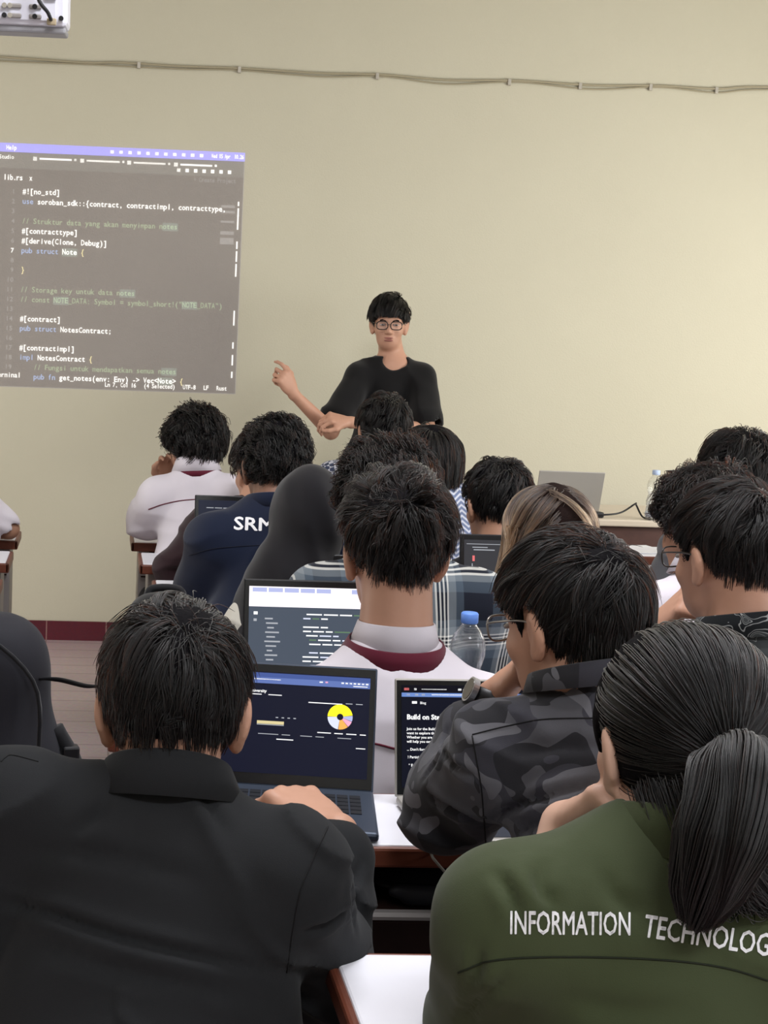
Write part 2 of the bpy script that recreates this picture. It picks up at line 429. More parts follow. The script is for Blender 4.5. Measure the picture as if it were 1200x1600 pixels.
def grow(H, R, s, sp, n, rng):
    crown = V3(*sp.get('crown', (.012, -.062, .108)))
    N = sp.get('N', 8); down = R.T @ V3(0, 0, -1)
    u = rng.normal(size=(n*4, 3)); u /= np.linalg.norm(u, axis=1)[:, None]
    p = CRC + CRR*u
    hl = hairline(p[:, 1], sp.get('drop', 0), sp.get('front', 0), p[:, 0], sp.get('side_up', 0))
    fade = sp.get('fade', .03)
    keep = p[:, 2] - hl > rng.random(len(p))*fade
    p = p[keep][:n]; n = len(p)
    Lt, Ls, Ln = sp.get('top', .075), sp.get('side', .04), sp.get('nape', .02)
    L = np.interp(p[:, 2], [-.07, -.02, .04, .085], [Ln, Ls*.8, Ls, Lt]); L = L*(.75+.5*rng.random(n))
    th = sp.get('th', (.010, .017, .026)); off = np.interp(p[:, 2], [-.07, -.01, .05, .11], (th[0], .5*th[0]+.5*th[1], th[1], th[2]))*sp.get('vol', 1.0)
    ng = sp.get('guides', 260)
    g = rng.integers(0, n, ng); gi = np.argmin(((p[:, None, :]-p[None, g, :])**2).sum(-1), 1) if n*ng < 4e6 else \
        np.concatenate([np.argmin(((a[:, None, :]-p[None, g, :])**2).sum(-1), 1) for a in np.array_split(p, 8)])
    gn = rng.normal(size=(ng, 3)); goff = rng.random(ng)
    sweep = V3(*sp.get('sweep', (0, 0, 0))); grav = sp.get('grav', .45); wild = sp.get('wild', .35)
    q = p.copy(); out = [q.copy()]; long = sp.get('long', False)
    nx = 0 if sp.get('long', False) else n//16; cp = crown + rng.normal(size=(nx, 3))*.024; e = (cp-CRC)/CRR; cp = CRC + CRR*e/np.linalg.norm(e, axis=1)[:, None]
    p[:nx] = cp; L[:nx] = np.minimum(L[:nx], .045)+.01; off[:nx] = th[2]*sp.get('vol', 1.0); isx = np.arange(n) < nx; rx = rng.normal(size=(n, 3))
    q = p.copy(); out = [q.copy()]; gi = np.argmin(((p[:, None, :]-p[None, g, :])**2).sum(-1), 1) if n*ng < 4e6 else gi
    sgn = np.where(p[:, 0] > sp.get('part', 0), 1, -1)
    for i in range(1, N):
        t = i/(N-1)
        nr = (q-CRC)/CRR**2; nr /= np.linalg.norm(nr, axis=1)[:, None]
        if sp.get('parted'):
            w = np.stack([sgn*1.0, np.full(n, -.15), np.zeros(n)], 1)
        else: w = q - crown
        w = w - nr*(w*nr).sum(1)[:, None]; w /= np.linalg.norm(w, axis=1)[:, None]+1e-6
        near = np.exp(-((q-crown)**2).sum(1)/.022**2)[:, None]
        w = w + near*gn[gi]*1.5
        w = np.where(isx[:, None], w + rx*.85, w)
        d = w + sweep*np.clip((q[:, 2:3]-.02)/.06, 0, 1) + grav*down + gn[gi]*wild
        ins = q[:, 2] > -.005 if not long else q[:, 2] > .02
        dn = (d*nr).sum(1)[:, None]
        d = np.where(ins[:, None], d - nr*dn, d*.35 + down*1.0)
        d /= np.linalg.norm(d, axis=1)[:, None]
        q = q + d*(L/(N-1))[:, None]
        e = (q-CRC)/CRR; rho = np.linalg.norm(e, axis=1)
        tgt = 1 + off*(.45+.75*goff[gi])*min(1, t*2.2)**.6/.088
        low = (q[:, 2] < .0) & (long | ((q[:, 1] < -.035) & (np.abs(q[:, 0]) < .062) & (q[:, 2] < -.03)))
        newr = np.where(low, np.maximum(rho, tgt), tgt)
        q = CRC + CRR*e*(newr/rho)[:, None]
        out.append(q.copy())
    Q = np.stack(out, 1)
    # cut: short hair ends a little past the hairline
    if not long:
        over = sp.get('over', .010); lim = hairline(Q[:, :, 1], sp.get('drop', 0), sp.get('front', 0), Q[:, :, 0], sp.get('side_up', 0)) - over - sp.get('fringe', .012)*(Q[:, :, 1] > .05)
        bad = np.cumsum(Q[:, :, 2] < lim, 1) > 0
        last = np.maximum((~bad).sum(1)-1, 0); ii = np.minimum(np.arange(N)[None, :], last[:, None])
        Q = np.take_along_axis(Q, ii[:, :, None], 1)
    # locks: pull towards the guide strand near the tips
    t = np.linspace(0, 1, N)[None, :, None]
    cl = sp.get('clump', .55); G = Q[g][gi] + (p - p[g][gi])[:, None, :]*.35
    Q = Q*(1-cl*t) + G*cl*t
    cu = sp.get('curl', 0)
    if cu > 0:
        ph = rng.random(ng)[gi]*6.28; fr = sp.get('curlf', 2.2)*(.8+.4*rng.random(ng)[gi])
        a = unit(V3(1, .3, .2)); nr = (Q-CRC)/CRR**2; nr /= np.linalg.norm(nr, axis=2)[:, :, None]
        b = np.cross(nr, a); b /= np.linalg.norm(b, axis=2)[:, :, None]+1e-6; c2 = np.cross(nr, b)
        th_ = ph[:, None] + 6.28*fr[:, None]*t[:, :, 0]
        amp = cu*np.minimum(1, t*2.5)
        Q = Q + amp*(np.cos(th_)[..., None]*(b) + np.sin(th_)[..., None]*(.7*nr+.5*c2))
    Q += rng.normal(size=(n, 1, 3))*sp.get('fuzz', .0022)*t
    return H + (Q*s) @ R.T

# ------------------------------------------------------------------ fabrics
def cloth_mat(name, col, col2=None, rough=.85, weave=900, bstr=.25, sheen=.15, spec=.15):
    return mat(name, col, rough, spec, bump=(weave, bstr, .0008), noise=(5, .35, col2 or col), sheen=sheen)
SUITM = cloth_mat('charcoal_suit_cloth', (.0185, .0195, .0210), (.0215, .0225, .0245), .85, 700, .3, .05, .06)
OLIVE = cloth_mat('olive_jacket_cloth', (.044, .056, .025), (.050, .063, .029), .8, 800, .3, .1)
WHITESH = cloth_mat('white_shirt_cloth', (.66, .62, .68), (.70, .66, .72), .8)
MAROONP = cloth_mat('maroon_piping', (.11, .012, .028), None, .7)
NAVY = cloth_mat('navy_jacket_cloth', (.006, .010, .027), (.008, .013, .033), .8)
MAROONJ = cloth_mat('maroon_jacket_cloth', (.030, .012, .016), (.022, .010, .013), .8)
BLACKTEE = cloth_mat('black_tshirt_cloth', (.0065, .0062, .0068), None, .85)
HIJABM = cloth_mat('black_headscarf_cloth', (.0085, .0078, .0095), (.0105, .0098, .012), .8)
TROUS = cloth_mat('dark_trouser_cloth', (.012, .012, .015))
CREAM = cloth_mat('cream_cloth', (.50, .48, .42))
SHOEM = mat('black_shoe_leather', (.012, .011, .011), .45, .4)

def pattern_mat(name, kind):
    m = mat(name, (.05, .05, .05), .85, .15, sheen=.1, bump=(800, .25, .0008)); nt, b = nodes_of(m)
    tc = nt.nodes.new('ShaderNodeTexCoord'); N = lambda t: nt.nodes.new(t); lk = nt.links.new
    def ramp(src, stops, interp='CONSTANT'):
        r = N('ShaderNodeValToRGB'); r.color_ramp.interpolation = interp
        e = r.color_ramp.elements
        while len(e) < len(stops): e.new(.5)
        for i, (p, c) in enumerate(stops): e[i].position = p; e[i].color = (*c, 1)
        lk(src, r.inputs['Fac']); return r.outputs['Color']
    def mix(f, a, c, mode='MIX'):
        x = N('ShaderNodeMix'); x.data_type = 'RGBA'; x.blend_type = mode
        if isinstance(f, (int, float)): x.inputs[0].default_value = f
        else: lk(f, x.inputs[0])
        for i, q in ((6, a), (7, c)):
            if isinstance(q, tuple): x.inputs[i].default_value = (*q, 1)
            else: lk(q, x.inputs[i])
        return x.outputs[2]
    def noise(sc, det, off=0, dist=0):
        mp = N('ShaderNodeMapping'); mp.inputs['Location'].default_value = (off, off*.7, off*.3); lk(tc.outputs['Object'], mp.inputs['Vector'])
        n = N('ShaderNodeTexNoise'); n.inputs['Scale'].default_value = sc; n.inputs['Detail'].default_value = det; n.inputs['Distortion'].default_value = dist
        lk(mp.outputs[0], n.inputs['Vector']); return n.outputs['Fac']
    if kind == 'camo':
        c1 = ramp(noise(13, 1.2, 0, .6), [(0, (.022, .022, .026)), (.51, (.070, .070, .080))])
        f2 = ramp(noise(11, 1.5, 3.1, .7), [(0, (0, 0, 0)), (.56, (1, 1, 1))])
        c2 = mix(f2, c1, (.040, .040, .050))
        f3 = ramp(noise(12, 1.2, 7.7, .8), [(0, (0, 0, 0)), (.61, (1, 1, 1))])
        out = mix(f3, c2, (.12, .12, .135))
    elif kind == 'batik':
        base = ramp(noise(22, .8, 1.3, .8), [(0, (.010, .012, .014)), (.5, (.045, .050, .052))])
        n = noise(22, .8, 1.3, .8)
        ln = ramp(n, [(0, (0, 0, 0)), (.44, (1, 1, 1)), (.455, (0, 0, 0)), (.50, (1, 1, 1)), (.515, (0, 0, 0)), (.56, (1, 1, 1)), (.57, (0, 0, 0))])
        out = mix(ln, base, (.26, .27, .27))
    elif kind == 'plaid':
        sp = N('ShaderNodeSeparateXYZ'); lk(tc.outputs['Object'], sp.inputs[0])
        def st(ax, per, off, stops):
            a = N('ShaderNodeMath'); a.operation = 'MULTIPLY_ADD'; a.inputs[1].default_value = 1/per; a.inputs[2].default_value = off
            lk(sp.outputs[ax], a.inputs[0]); f = N('ShaderNodeMath'); f.operation = 'FRACT'; lk(a.outputs[0], f.inputs[0])
            return ramp(f.outputs[0], stops)
        dk, md, lt, wh = (.008, .010, .018), (.055, .075, .10), (.17, .195, .215), (.72, .71, .66)
        stops = [(0, dk), (.28, md), (.42, lt), (.50, wh), (.525, dk), (.555, wh), (.58, dk), (.61, wh), (.635, dk), (.665, wh), (.69, lt), (.80, md), (.90, dk)]
        A, Bq = st(0, .165, .15, stops), st(2, .155, .1, stops)
        out = mix(.55, mix(1.0, A, Bq, 'DARKEN'), mix(1.0, A, Bq, 'LIGHTEN'))
    elif kind == 'check':
        ck = N('ShaderNodeTexChecker'); ck.inputs['Scale'].default_value = 62; lk(tc.outputs['Object'], ck.inputs['Vector'])
        ck.inputs['Color1'].default_value = (.50, .50, .55, 1); ck.inputs['Color2'].default_value = (.04, .05, .09, 1); out = ck.outputs['Color']
    elif kind == 'zigzag':
        sp = N('ShaderNodeSeparateXYZ'); lk(tc.outputs['Object'], sp.inputs[0])
        a = N('ShaderNodeMath'); a.operation = 'PINGPONG'; a.inputs[1].default_value = .022; lk(sp.outputs[0], a.inputs[0])
        c = N('ShaderNodeMath'); c.operation = 'MULTIPLY_ADD'; c.inputs[1].default_value = .8; lk(a.outputs[0], c.inputs[0]); lk(sp.outputs[2], c.inputs[2])
        d = N('ShaderNodeMath'); d.operation = 'MULTIPLY'; d.inputs[1].default_value = 62; lk(c.outputs[0], d.inputs[0])
        e = N('ShaderNodeMath'); e.operation = 'FRACT'; lk(d.outputs[0], e.inputs[0])
        out = ramp(e.outputs[0], [(0, (.17, .21, .34)), (.55, (.60, .62, .70))])
    lk(out, b.inputs['Base Color']); return m
CAMO = pattern_mat('grey_camouflage_cloth', 'camo')
BATIK = pattern_mat('black_line_print_cloth', 'batik')
PLAID = pattern_mat('plaid_flannel_cloth', 'plaid')
CHECK = pattern_mat('small_check_cloth', 'check')
ZIGZAG = pattern_mat('blue_zigzag_cloth', 'zigzag')

# ------------------------------------------------------------------ people
def pt(q):
    q = tuple(q) if not isinstance(q, np.ndarray) else q
    if isinstance(q, np.ndarray): return q
    return at(*q)
def ring_collar(c, ax, r0, r1, h, fwd, dip=.4, back=.0, t=.004, gap=0.0, n=40, sx=1.0, sy=1.0):
    """band around a neck: r0 below, r1 above, lower in front; gap = half angle left open in front"""
    ax = unit(ax); f = unit(fwd - ax*(np.array(fwd) @ ax)); l = np.cross(f, ax)
    V, Fc = [], []; angs = np.linspace(gap, 2*math.pi-gap, n+1)
    rows = [(r0, 0, 0), (r1, h, 0), (r1+t*.5, h+t*.6, 0), (r1+t, h, 0), (r0+t, 0, 0)]
    for a in angs:
        front = .5+.5*math.cos(a)
        for r, z, _ in rows:
            zz = z*(1-dip*front) - back*front
            V.append(c + f*(r*sy*math.cos(a)) + l*(r*sx*math.sin(a)) + ax*zz)
    m = len(rows)
    for i in range(n):
        for k in range(m): Fc.append([i*m+k, (i+1)*m+k, (i+1)*m+(k+1) % m, i*m+(k+1) % m])
    if gap > 0: Fc.append(list(range(m))); Fc.append([n*m+k for k in range(m)][::-1])
    return V, Fc

PEOPLE = {}
def person(key, label, H, s=1.0, yaw=0, pitch=8, roll=0, byaw=0, arms=None, SL=None, SR=None, neck=None, pelvis=None, skin=SKIN,
           shirt=None, hair=None, res=.006, stand=False, trousers=TROUS, neck_r=.058, lean=.07, glasses=None, face=False, parts=True, rim=.0016):
    Hw = pt(H); R = rot(yaw, pitch, roll); B = rot(byaw); f = B @ V3(0, 1, 0); rt = B @ V3(1, 0, 0); up = V3(0, 0, 1)
    Nk = pt(neck) if neck is not None else Hw + R @ V3(0, -.03, -.075)*s + B @ V3(0, -.03, -.095)*s
    sl = pt(SL) if SL is not None else Nk - rt*.175*s - up*.055*s
    sr = pt(SR) if SR is not None else Nk + rt*.175*s - up*.055*s
    if pelvis is not None: P = np.array(pelvis, float)
    elif stand: P = V3(Nk[0], Nk[1], .93)
    else: P = (sl+sr)/2 - f*lean; P[2] = .52
    org = V3(P[0], P[1], 0)
    arms = arms or {}
    A = {}
    for sd, sh in (('L', sl), ('R', sr)):
        q = -1 if sd == 'L' else 1; a = dict(arms.get(sd, {}))
        el = pt(a['el']) if 'el' in a else sh + rt*q*.05 + f*.13 - up*.24
        wr = pt(a['wr']) if 'wr' in a else el - rt*q*.09 + f*.21 + up*.03
        a.update(sh=sh, el=el, wr=wr, hd=(pt(a['to'])-wr if 'to' in a else wr-el), hn=V3(*a['hn']) if 'hn' in a else up)
        A[sd] = a
    if stand:
        knee = [P + rt*q*.10 - up*.44 + f*.01 for q in (-1, 1)]; ank = [P + rt*q*.11 - up*.85 for q in (-1, 1)]
    else:
        knee = [P + rt*q*.10 + f*.33 - up*.03 for q in (-1, 1)]; ank = [k - f*.10 - up*(k[2]-.08) for k in knee]
    allp = np.array([Hw-.16, Hw+.16, P-.2, P+.2, *[a[k] for a in A.values() for k in ('sh', 'el', 'wr')], *[a['wr']+unit(a['hd'])*.2 for a in A.values()], *[a['wr']-.06 for a in A.values()]])
    lo, hi = allp.min(0)-.12, allp.max(0)+.12
    lo = np.minimum(lo, np.min(knee+ank, 0)-.12); hi = np.maximum(hi, np.max(knee+ank, 0)+.12); lo[2] = 0.0
    # --- body
    F = Field(lo, hi, res)
    head_sdf(F, Hw, R, s)
    F.cap(Hw + R @ V3(0, -.028, -.045)*s, Nk, neck_r*s, (neck_r+.008)*s, .025)
    ch = Nk + (P-Nk)*.36; ab = Nk + (P-Nk)*.72; ax = unit(Nk-P)
    T = np.stack([rt, unit(np.cross(ax, rt)), ax], 1)
    w = np.linalg.norm(sr-sl)/2
    F.ell(ch, V3(w*.85, .092*s, .20), T, .05); F.ell(ab, V3(w*.74, .088*s, .17), T, .06); F.ell(P, V3(.15, .105, .12), T, .06)
    for a in A.values():
        F.cap(Nk - up*.02, a['sh'], .045*s, .046*s, .05)
        F.cap(a['sh'], a['el'], .045*s, .037*s, .03); F.cap(a['el'], a['wr'], .038*s, .0255*s, .012)
        hk = a.get('hand', {})
        F.cap(a['wr'], a['wr']+unit(a['hd'])*.03, .026*s, .022*s, .012)
        hand_sdf(F, a['wr']+unit(a['hd'])*.012, a['hd'], a['hn'], hk.get('curl', 28), hk.get('side', 1), s*hk.get('size', 1), hk.get('spread', 5), hk.get('thumb', (35, 25)))
    for k, an in zip(knee, ank):
        F.cap(P + (k-P)*.2, k, .075, .052, .04); F.cap(k, an, .05, .035, .02); F.cap(an, an+f*.14-up*.035, .035, .03, .02)
    V, Fc = F.mesh(1)
    body = mesh_obj('person', V, Fc, skin, None, org, True)
    tag(body, label, 'person')
    info = dict(body=body, org=org, H=Hw, R=R, B=B, Nk=Nk, sl=sl, sr=sr, P=P, s=s, A=A)
    PEOPLE[key] = info
    # --- clothing
    if shirt:
        t = shirt.get('t', .012); h = shirt.get('res', max(.006, res))
        Fs = Field(lo-.05, hi+.06, h)
        Fs.ell(ch, V3(w*.85+t, .092*s+t+.006, .20+t), T, .05); Fs.ell(ab, V3(w*shirt.get('waist', .80)+t, .092*s+t+.01, .18), T, .06)
        Fs.ell(P + up*.02, V3(.16+t, .115+t, .12), T, .06)
        sc = shirt.get('sleeve', 1.0); sr_ = shirt.get('arm', 1.0)
        for a in A.values():
            Fs.cap(Nk - up*.025, a['sh'], .045*s+t, .049*s+t, .05)
            if sc > 0:
                u = min(sc, 1.0)   # <=1 upper arm, up to 2 whole forearm
                e = a['sh'] + (a['el']-a['sh'])*min(1, sc if sc <= 1 else 1)
                Fs.cap(a['sh'], e, (.049*s+t)*sr_, (.044*s+t)*sr_*shirt.get('flare', 1.0), .03)
                if sc <= 1:
                    u_ = unit(a['el']-a['sh']); rr_ = (.044*s+t)*sr_*shirt.get('flare', 1.0); Fs.cap(e+u_*rr_*.75, e+u_*(rr_*.75+.10), rr_*1.0, rr_*1.0, .006, 'sub')
                if sc > 1:
                    ew = a['el'] + (a['wr']-a['el'])*(sc-1)
                    Fs.cap(a['el'], ew, (.042*s+t)*sr_, (.032*s+t)*sr_, .02)
        Fs.cap(Nk + unit(Hw-Nk)*.01, Hw, neck_r*s+shirt.get('hole', .010), neck_r*s+.03, .006, 'sub')
        if 'scoop' in shirt: Fs.ell(Nk + f*.078 - up*shirt['scoop'], (.062, .075, .042), B, .006, 'sub')
        hem = P[2]-shirt.get('hem', .06)
        kz = max(0, int((hem-Fs.lo[2])/h)); Fs.d[:, :, :kz] = .1
        m, pw = Fs.pts(.05); q = (pw-org) @ B
        sx, sz, am = shirt.get('fold', (9, 22, .006)); tw = shirt.get('twist', .35); sd = shirt.get('seed', 0)
        zz = q[:, 2] + tw*q[:, 0]*np.sign(q[:, 0]+.02)
        nz = vnoise(q[:, 0]*sx+sd, q[:, 1]*sx, zz*sz) + .45*vnoise(q[:, 0]*sx*2.2, q[:, 1]*sx*2.2+sd, zz*sz*2.0)
        el = np.minimum.reduce([np.linalg.norm(pw-a['el'], axis=1) for a in A.values()])
        rd = 1-np.abs(vnoise(q[:, 0]*sx*.8+7+sd, q[:, 1]*sx*.8, (zz+.25*q[:, 0])*sz*.7))*2.2
        nz = nz*.75 - 1.1*np.clip(rd, 0, 1)**2
        nz = nz*am*(1+1.0*np.exp(-(el/.10)**2))
        Fs.d[tuple(m.T)] += nz.astype(np.float32)
        V, Fc = Fs.mesh(1)
        if 'creases' in shirt:      # drawn-in folds: (points, width in m, depth in m)
            nrm = np.zeros_like(V); fn = np.cross(V[Fc[:, 2]]-V[Fc[:, 0]], V[Fc[:, 3]]-V[Fc[:, 1]])
            for k4 in range(4): np.add.at(nrm, Fc[:, k4], fn)
            nrm /= np.linalg.norm(nrm, axis=1)[:, None]+1e-9
            bv = BVHTree.FromPolygons([Vector(v) for v in V], [list(map(int, q)) for q in Fc])
            for pl, wd, dep in shirt['creases']:
                line = px_hits(bv, [(q[0], q[1]) for q in smooth_path([V3(a, b, 0) for a, b in pl], 8)], 0)
                if len(line) < 2: continue
                line = np.array(line); dd = np.sqrt(((V[:, None, :]-line[None])**2).sum(-1)); j = dd.argmin(1); dm = dd[np.arange(len(V)), j]
                tp = np.sin(np.pi*np.clip(j/(len(line)-1)*.9+.05, 0, 1))
                V = V + nrm*(dep*tp*(np.exp(-((dm-wd*1.3)/wd)**2)*.55 - np.exp(-(dm/(wd*.7))**2)))[:, None]
        o = mesh_obj(shirt.get('name', 'shirt'), V, Fc, shirt['m'], body, org, True)
        info['shirt'] = o; info['bvh'] = BVHTree.FromPolygons([Vector(v) for v in V], [list(map(int, q)) for q in Fc])
        if 'collar' in shirt:
            for i, c in enumerate(shirt['collar']):
                ax2 = unit(unit(Hw-Nk)+.35*up)
                v, fc = ring_collar(Nk + ax2*c.get('z', .02) + V3(*c.get('off', (0, 0, 0))), unit(ax2 + f*c.get('tilt', .15)), c['r0'], c['r1'], c['h'], f, c.get('dip', .4), c.get('back', 0), gap=c.get('gap', .3), sx=c.get('sx', 1), sy=c.get('sy', 1))
                mesh_obj(c.get('name', 'collar'), v, fc, c['m'], body, org, True)
    if trousers and parts:
        Ft = Field(np.minimum(lo, P-.25), hi+.1, .012)
        Ft.ell(P - up*.01, V3(.172, .128, .125), T, .05)
        for k, an in zip(knee, ank): Ft.cap(P + (k-P)*.22, k, .092, .068, .05); Ft.cap(k, an+up*.03, .066, .055, .02)
        V, Fc = Ft.mesh(1); mesh_obj('trousers', V, Fc, trousers, body, org, True)
        for an in ank:
            b = Field(an-.15, an+V3(.15, .28, .15), .008) if f[1] > 0 else Field(an-V3(.2, .3, .15), an+.2, .008)
            b.cap(an+up*-.02, an+f*.15-up*.042, .045, .036, .02)
            k0 = max(0, int((0.003-b.lo[2])/.008)); b.d[:, :, :k0] = .1
            V, Fc = b.mesh(1); mesh_obj('shoe', V, Fc, SHOEM, body, org, True)
    # --- hair
    if hair:
        V, Fc = hair_cap(Hw, R, s, hair, hair.get('res', .0045))
        ho = mesh_obj('hair', V, Fc, hair.get('cap', CAPM), body, org, True)
        rng = np.random.default_rng(hair.get('seed', 1))
        Pn = grow(Hw, R, s, hair, hair.get('n', 4000), rng)
        hair_strands('hair_strands', Pn, hair.get('rad', .0005), hair.get('m', HAIR), ho, org)
        info['hair'] = ho
    if glasses is not None:
        L = lambda *p: Hw + R @ (V3(*p)*s)
        mb = MB(); gm = MB()
        for q in (-1, 1):
            rim_ = [L(.033*q + .026*math.copysign(abs(math.cos(a))**.7, math.cos(a)), .112-.004*abs(math.cos(a)), .004+.019*math.copysign(abs(math.sin(a))**.7, math.sin(a))) for a in np.linspace(0, 2*math.pi, 25)]
            mb.tube(rim_, rim*s, 6, False)
            n0 = len(gm.v); gm.v += [tuple(p) for p in rim_[:-1]]; gm.f.append(list(range(n0, n0+24)))
            mb.tube(smooth_path([L(.059*q, .106, .012), L(.074*q, .07, .014), L(.083*q, .01, .012), L(.084*q, -.02, -.004)], 4), .0018*s, 6)
        mb.tube([L(-.009, .113, .008), L(0, .115, .011), L(.009, .113, .008)], .0016*s, 6)
        eo = mb.build('eyeglasses', glasses, body, org, True); gm.build('lens', mat('spectacle_lens', (.9, .9, .95), .08, .3, alpha=.05), eo, org)
    return info

def px_hits(bvh, pts, push=.0015):
    out = []
    for px, py in pts:
        d = Vector(ray(px, py)).normalized(); h = bvh.ray_cast(Vector(CC), d)
        if h[0] is not None: out.append(np.array(h[0]) + np.array(h[1])*push*(1 if h[1].dot(d) < 0 else -1))
    return out
def seam(info, name, pts, r, m, parent=None, n=10):
    p = smooth_path([V3(a, b, 0) for a, b in pts], n)
    h = px_hits(info['bvh'], [(q[0], q[1]) for q in p], r*.2)
    if len(h) > 2: MB().tube(h, r, 6).build(name, m, parent or info['shirt'], info['org'], True)
def print_on(info, name, s, px0, px1, cap_px, m, parent, bold=.02, shear=0.0, bow=0.0, thick=.0012):
    """lettering stitched on a garment, from px0 to px1 along its baseline"""
    v0, f0 = text_geo(s, 1.0, None, 0.0); v, f = [], []      # thickened by overlapping stitches
    for dx, dy in ((0, 0), (bold, 0), (-bold, 0), (0, bold), (0, -bold)):
        f += [[i+len(v) for i in q] for q in f0]; v += [(p[0]+dx, p[1]+dy, 0) for p in v0]
    P = [np.array(p) for p in v]; Fc = []
    for q in f: Fc += [[q[0], q[i], q[i+1]] for i in range(1, len(q)-1)]
    for _ in range(3):
        new = []; mid = {}
        def mp(a, b):
            k = (min(a, b), max(a, b))
            if k not in mid: P.append((P[a]+P[b])/2); mid[k] = len(P)-1
            return mid[k]
        for a, b, c in Fc:
            if max(np.linalg.norm(P[a]-P[b]), np.linalg.norm(P[b]-P[c]), np.linalg.norm(P[c]-P[a])) > .14:
                x, y, z = mp(a, b), mp(b, c), mp(c, a); new += [[a, x, z], [x, b, y], [z, y, c], [x, y, z]]
            else: new.append([a, b, c])
        Fc = new
    P = np.array(P)
    w0, w1 = P[:, 0].min(), P[:, 0].max(); P[:, 0] = (P[:, 0]-w0)/(w1-w0); P[:, 1] /= .70
    d = V3(px1[0]-px0[0], px1[1]-px0[1], 0); L = np.linalg.norm(d); d /= L
    out = []
    for x, y, _ in P:
        q = V3(px0[0], px0[1], 0) + d*(x*L+shear*y*cap_px) + V3(d[1], -d[0], 0)*(y*cap_px + bow*4*x*(1-x))
        r = Vector(ray(q[0], q[1])).normalized(); h = info['bvh'].ray_cast(Vector(CC), r)
        out.append(None if h[0] is None else np.array(h[0]) - np.array(r)*thick)
    keep = [q for q in Fc if all(out[i] is not None for i in q)]
    V = [o if o is not None else V3(0, 0, 0) for o in out]
    return mesh_obj(name, V, keep, m, parent, info['org'])

# ------------------------------------------------------------------ room shell
def coordmap(nt, swap=None):
    tc = nt.nodes.new('ShaderNodeTexCoord'); return tc.outputs['Object']
WALLM = mat('cream_wall_paint', (.575, .545, .425), .55, .25, noise=(2.2, .35, (.545, .515, .40)), bump=(140, .25, .004))
PLAINW = mat('pale_wall_paint', (.66, .64, .56), .7, .2, bump=(140, .2, .003))
CEILM = mat('white_ceiling_paint', (.78, .78, .76), .8, .2, bump=(30, .05, .002))
FLOORM = mat('terracotta_floor_tile', (.2, .1, .09), .32, .45)
def brick_into(m, axes, w, h, c1, c2, mortar, ms, off=(0, 0)):
    nt, b = nodes_of(m); tc = nt.nodes.new('ShaderNodeTexCoord'); sp = nt.nodes.new('ShaderNodeSeparateXYZ'); cb = nt.nodes.new('ShaderNodeCombineXYZ')
    nt.links.new(tc.outputs['Object'], sp.inputs[0])
    for i, a in enumerate(axes):
        ad = nt.nodes.new('ShaderNodeMath'); ad.operation = 'ADD'; ad.inputs[1].default_value = off[i]
        nt.links.new(sp.outputs[a], ad.inputs[0]); nt.links.new(ad.outputs[0], cb.inputs[i])
    br = nt.nodes.new('ShaderNodeTexBrick'); br.offset = 0; br.squash = 1
    br.inputs['Scale'].default_value = 1; br.inputs['Brick Width'].default_value = w; br.inputs['Row Height'].default_value = h
    br.inputs['Mortar Size'].default_value = ms; br.inputs['Mortar Smooth'].default_value = .3
    br.inputs['Color1'].default_value = (*c1, 1); br.inputs['Color2'].default_value = (*c2, 1); br.inputs['Mortar'].default_value = (*mortar, 1)
    nt.links.new(cb.outputs[0], br.inputs['Vector'])
    n = nt.nodes.new('ShaderNodeTexNoise'); n.inputs['Scale'].default_value = 60; nt.links.new(tc.outputs['Object'], n.inputs['Vector'])
    mx = nt.nodes.new('ShaderNodeMix'); mx.data_type = 'RGBA'; mx.blend_type = 'MULTIPLY'; mx.inputs[0].default_value = .35
    nt.links.new(br.outputs['Color'], mx.inputs[6]); nt.links.new(n.outputs['Color'], mx.inputs[7]); nt.links.new(mx.outputs[2], b.inputs['Base Color'])
brick_into(FLOORM, (0, 1), .29, .155, (.53, .41, .42), (.50, .385, .40), (.27, .19, .195), .004, (.215+2.9, .06+6.2))
BASEM = mat('maroon_baseboard_tile', (.12, .015, .025), .35, .45)
brick_into(BASEM, (0, 2), .29, 1.0, (.125, .020, .032), (.11, .018, .030), (.34, .20, .18), .003, (.215+2.9, .3))

def struct(name, lo, hi, m):
    return tag(MB().box(lo, hi).build(name, m), kind='structure')
struct('floor', (XL-.2, YB-.2, -.12), (XR+.2, YW+.2, 0), FLOORM)
struct('ceiling', (XL-.2, YB-.2, ZC), (XR+.2, YW+.2, ZC+.12), CEILM)
struct('wall_front', (XL-.2, YW, 0), (XR+.2, YW+.15, ZC), WALLM)
struct('wall_left', (XL-.15, YB, 0), (XL, YW, ZC), PLAINW)
struct('wall_back', (XL-.2, YB-.15, 0), (XR+.2, YB, ZC), PLAINW)
WINS = [(1.7, 3.4), (-.1, 1.4), (4.0, 5.6)]
mb = MB(); z0, z1 = 1.15, 2.65
mb.box((XR, YB, 0), (XR+.15, YW, z0)); mb.box((XR, YB, z1), (XR+.15, YW, ZC))
e = sorted(WINS); ys = [YB] + [v for w in e for v in w] + [YW]
for i in range(0, len(ys), 2): mb.box((XR, ys[i], z0), (XR+.15, ys[i+1], z1))
tag(mb.build('wall_right', PLAINW), kind='structure')
GLASSW = mat('window_glass', (.95, .97, 1), .05, .5, alpha=.15)
FRAMEM = mat('white_window_frame', (.6, .6, .58), .5, .3)
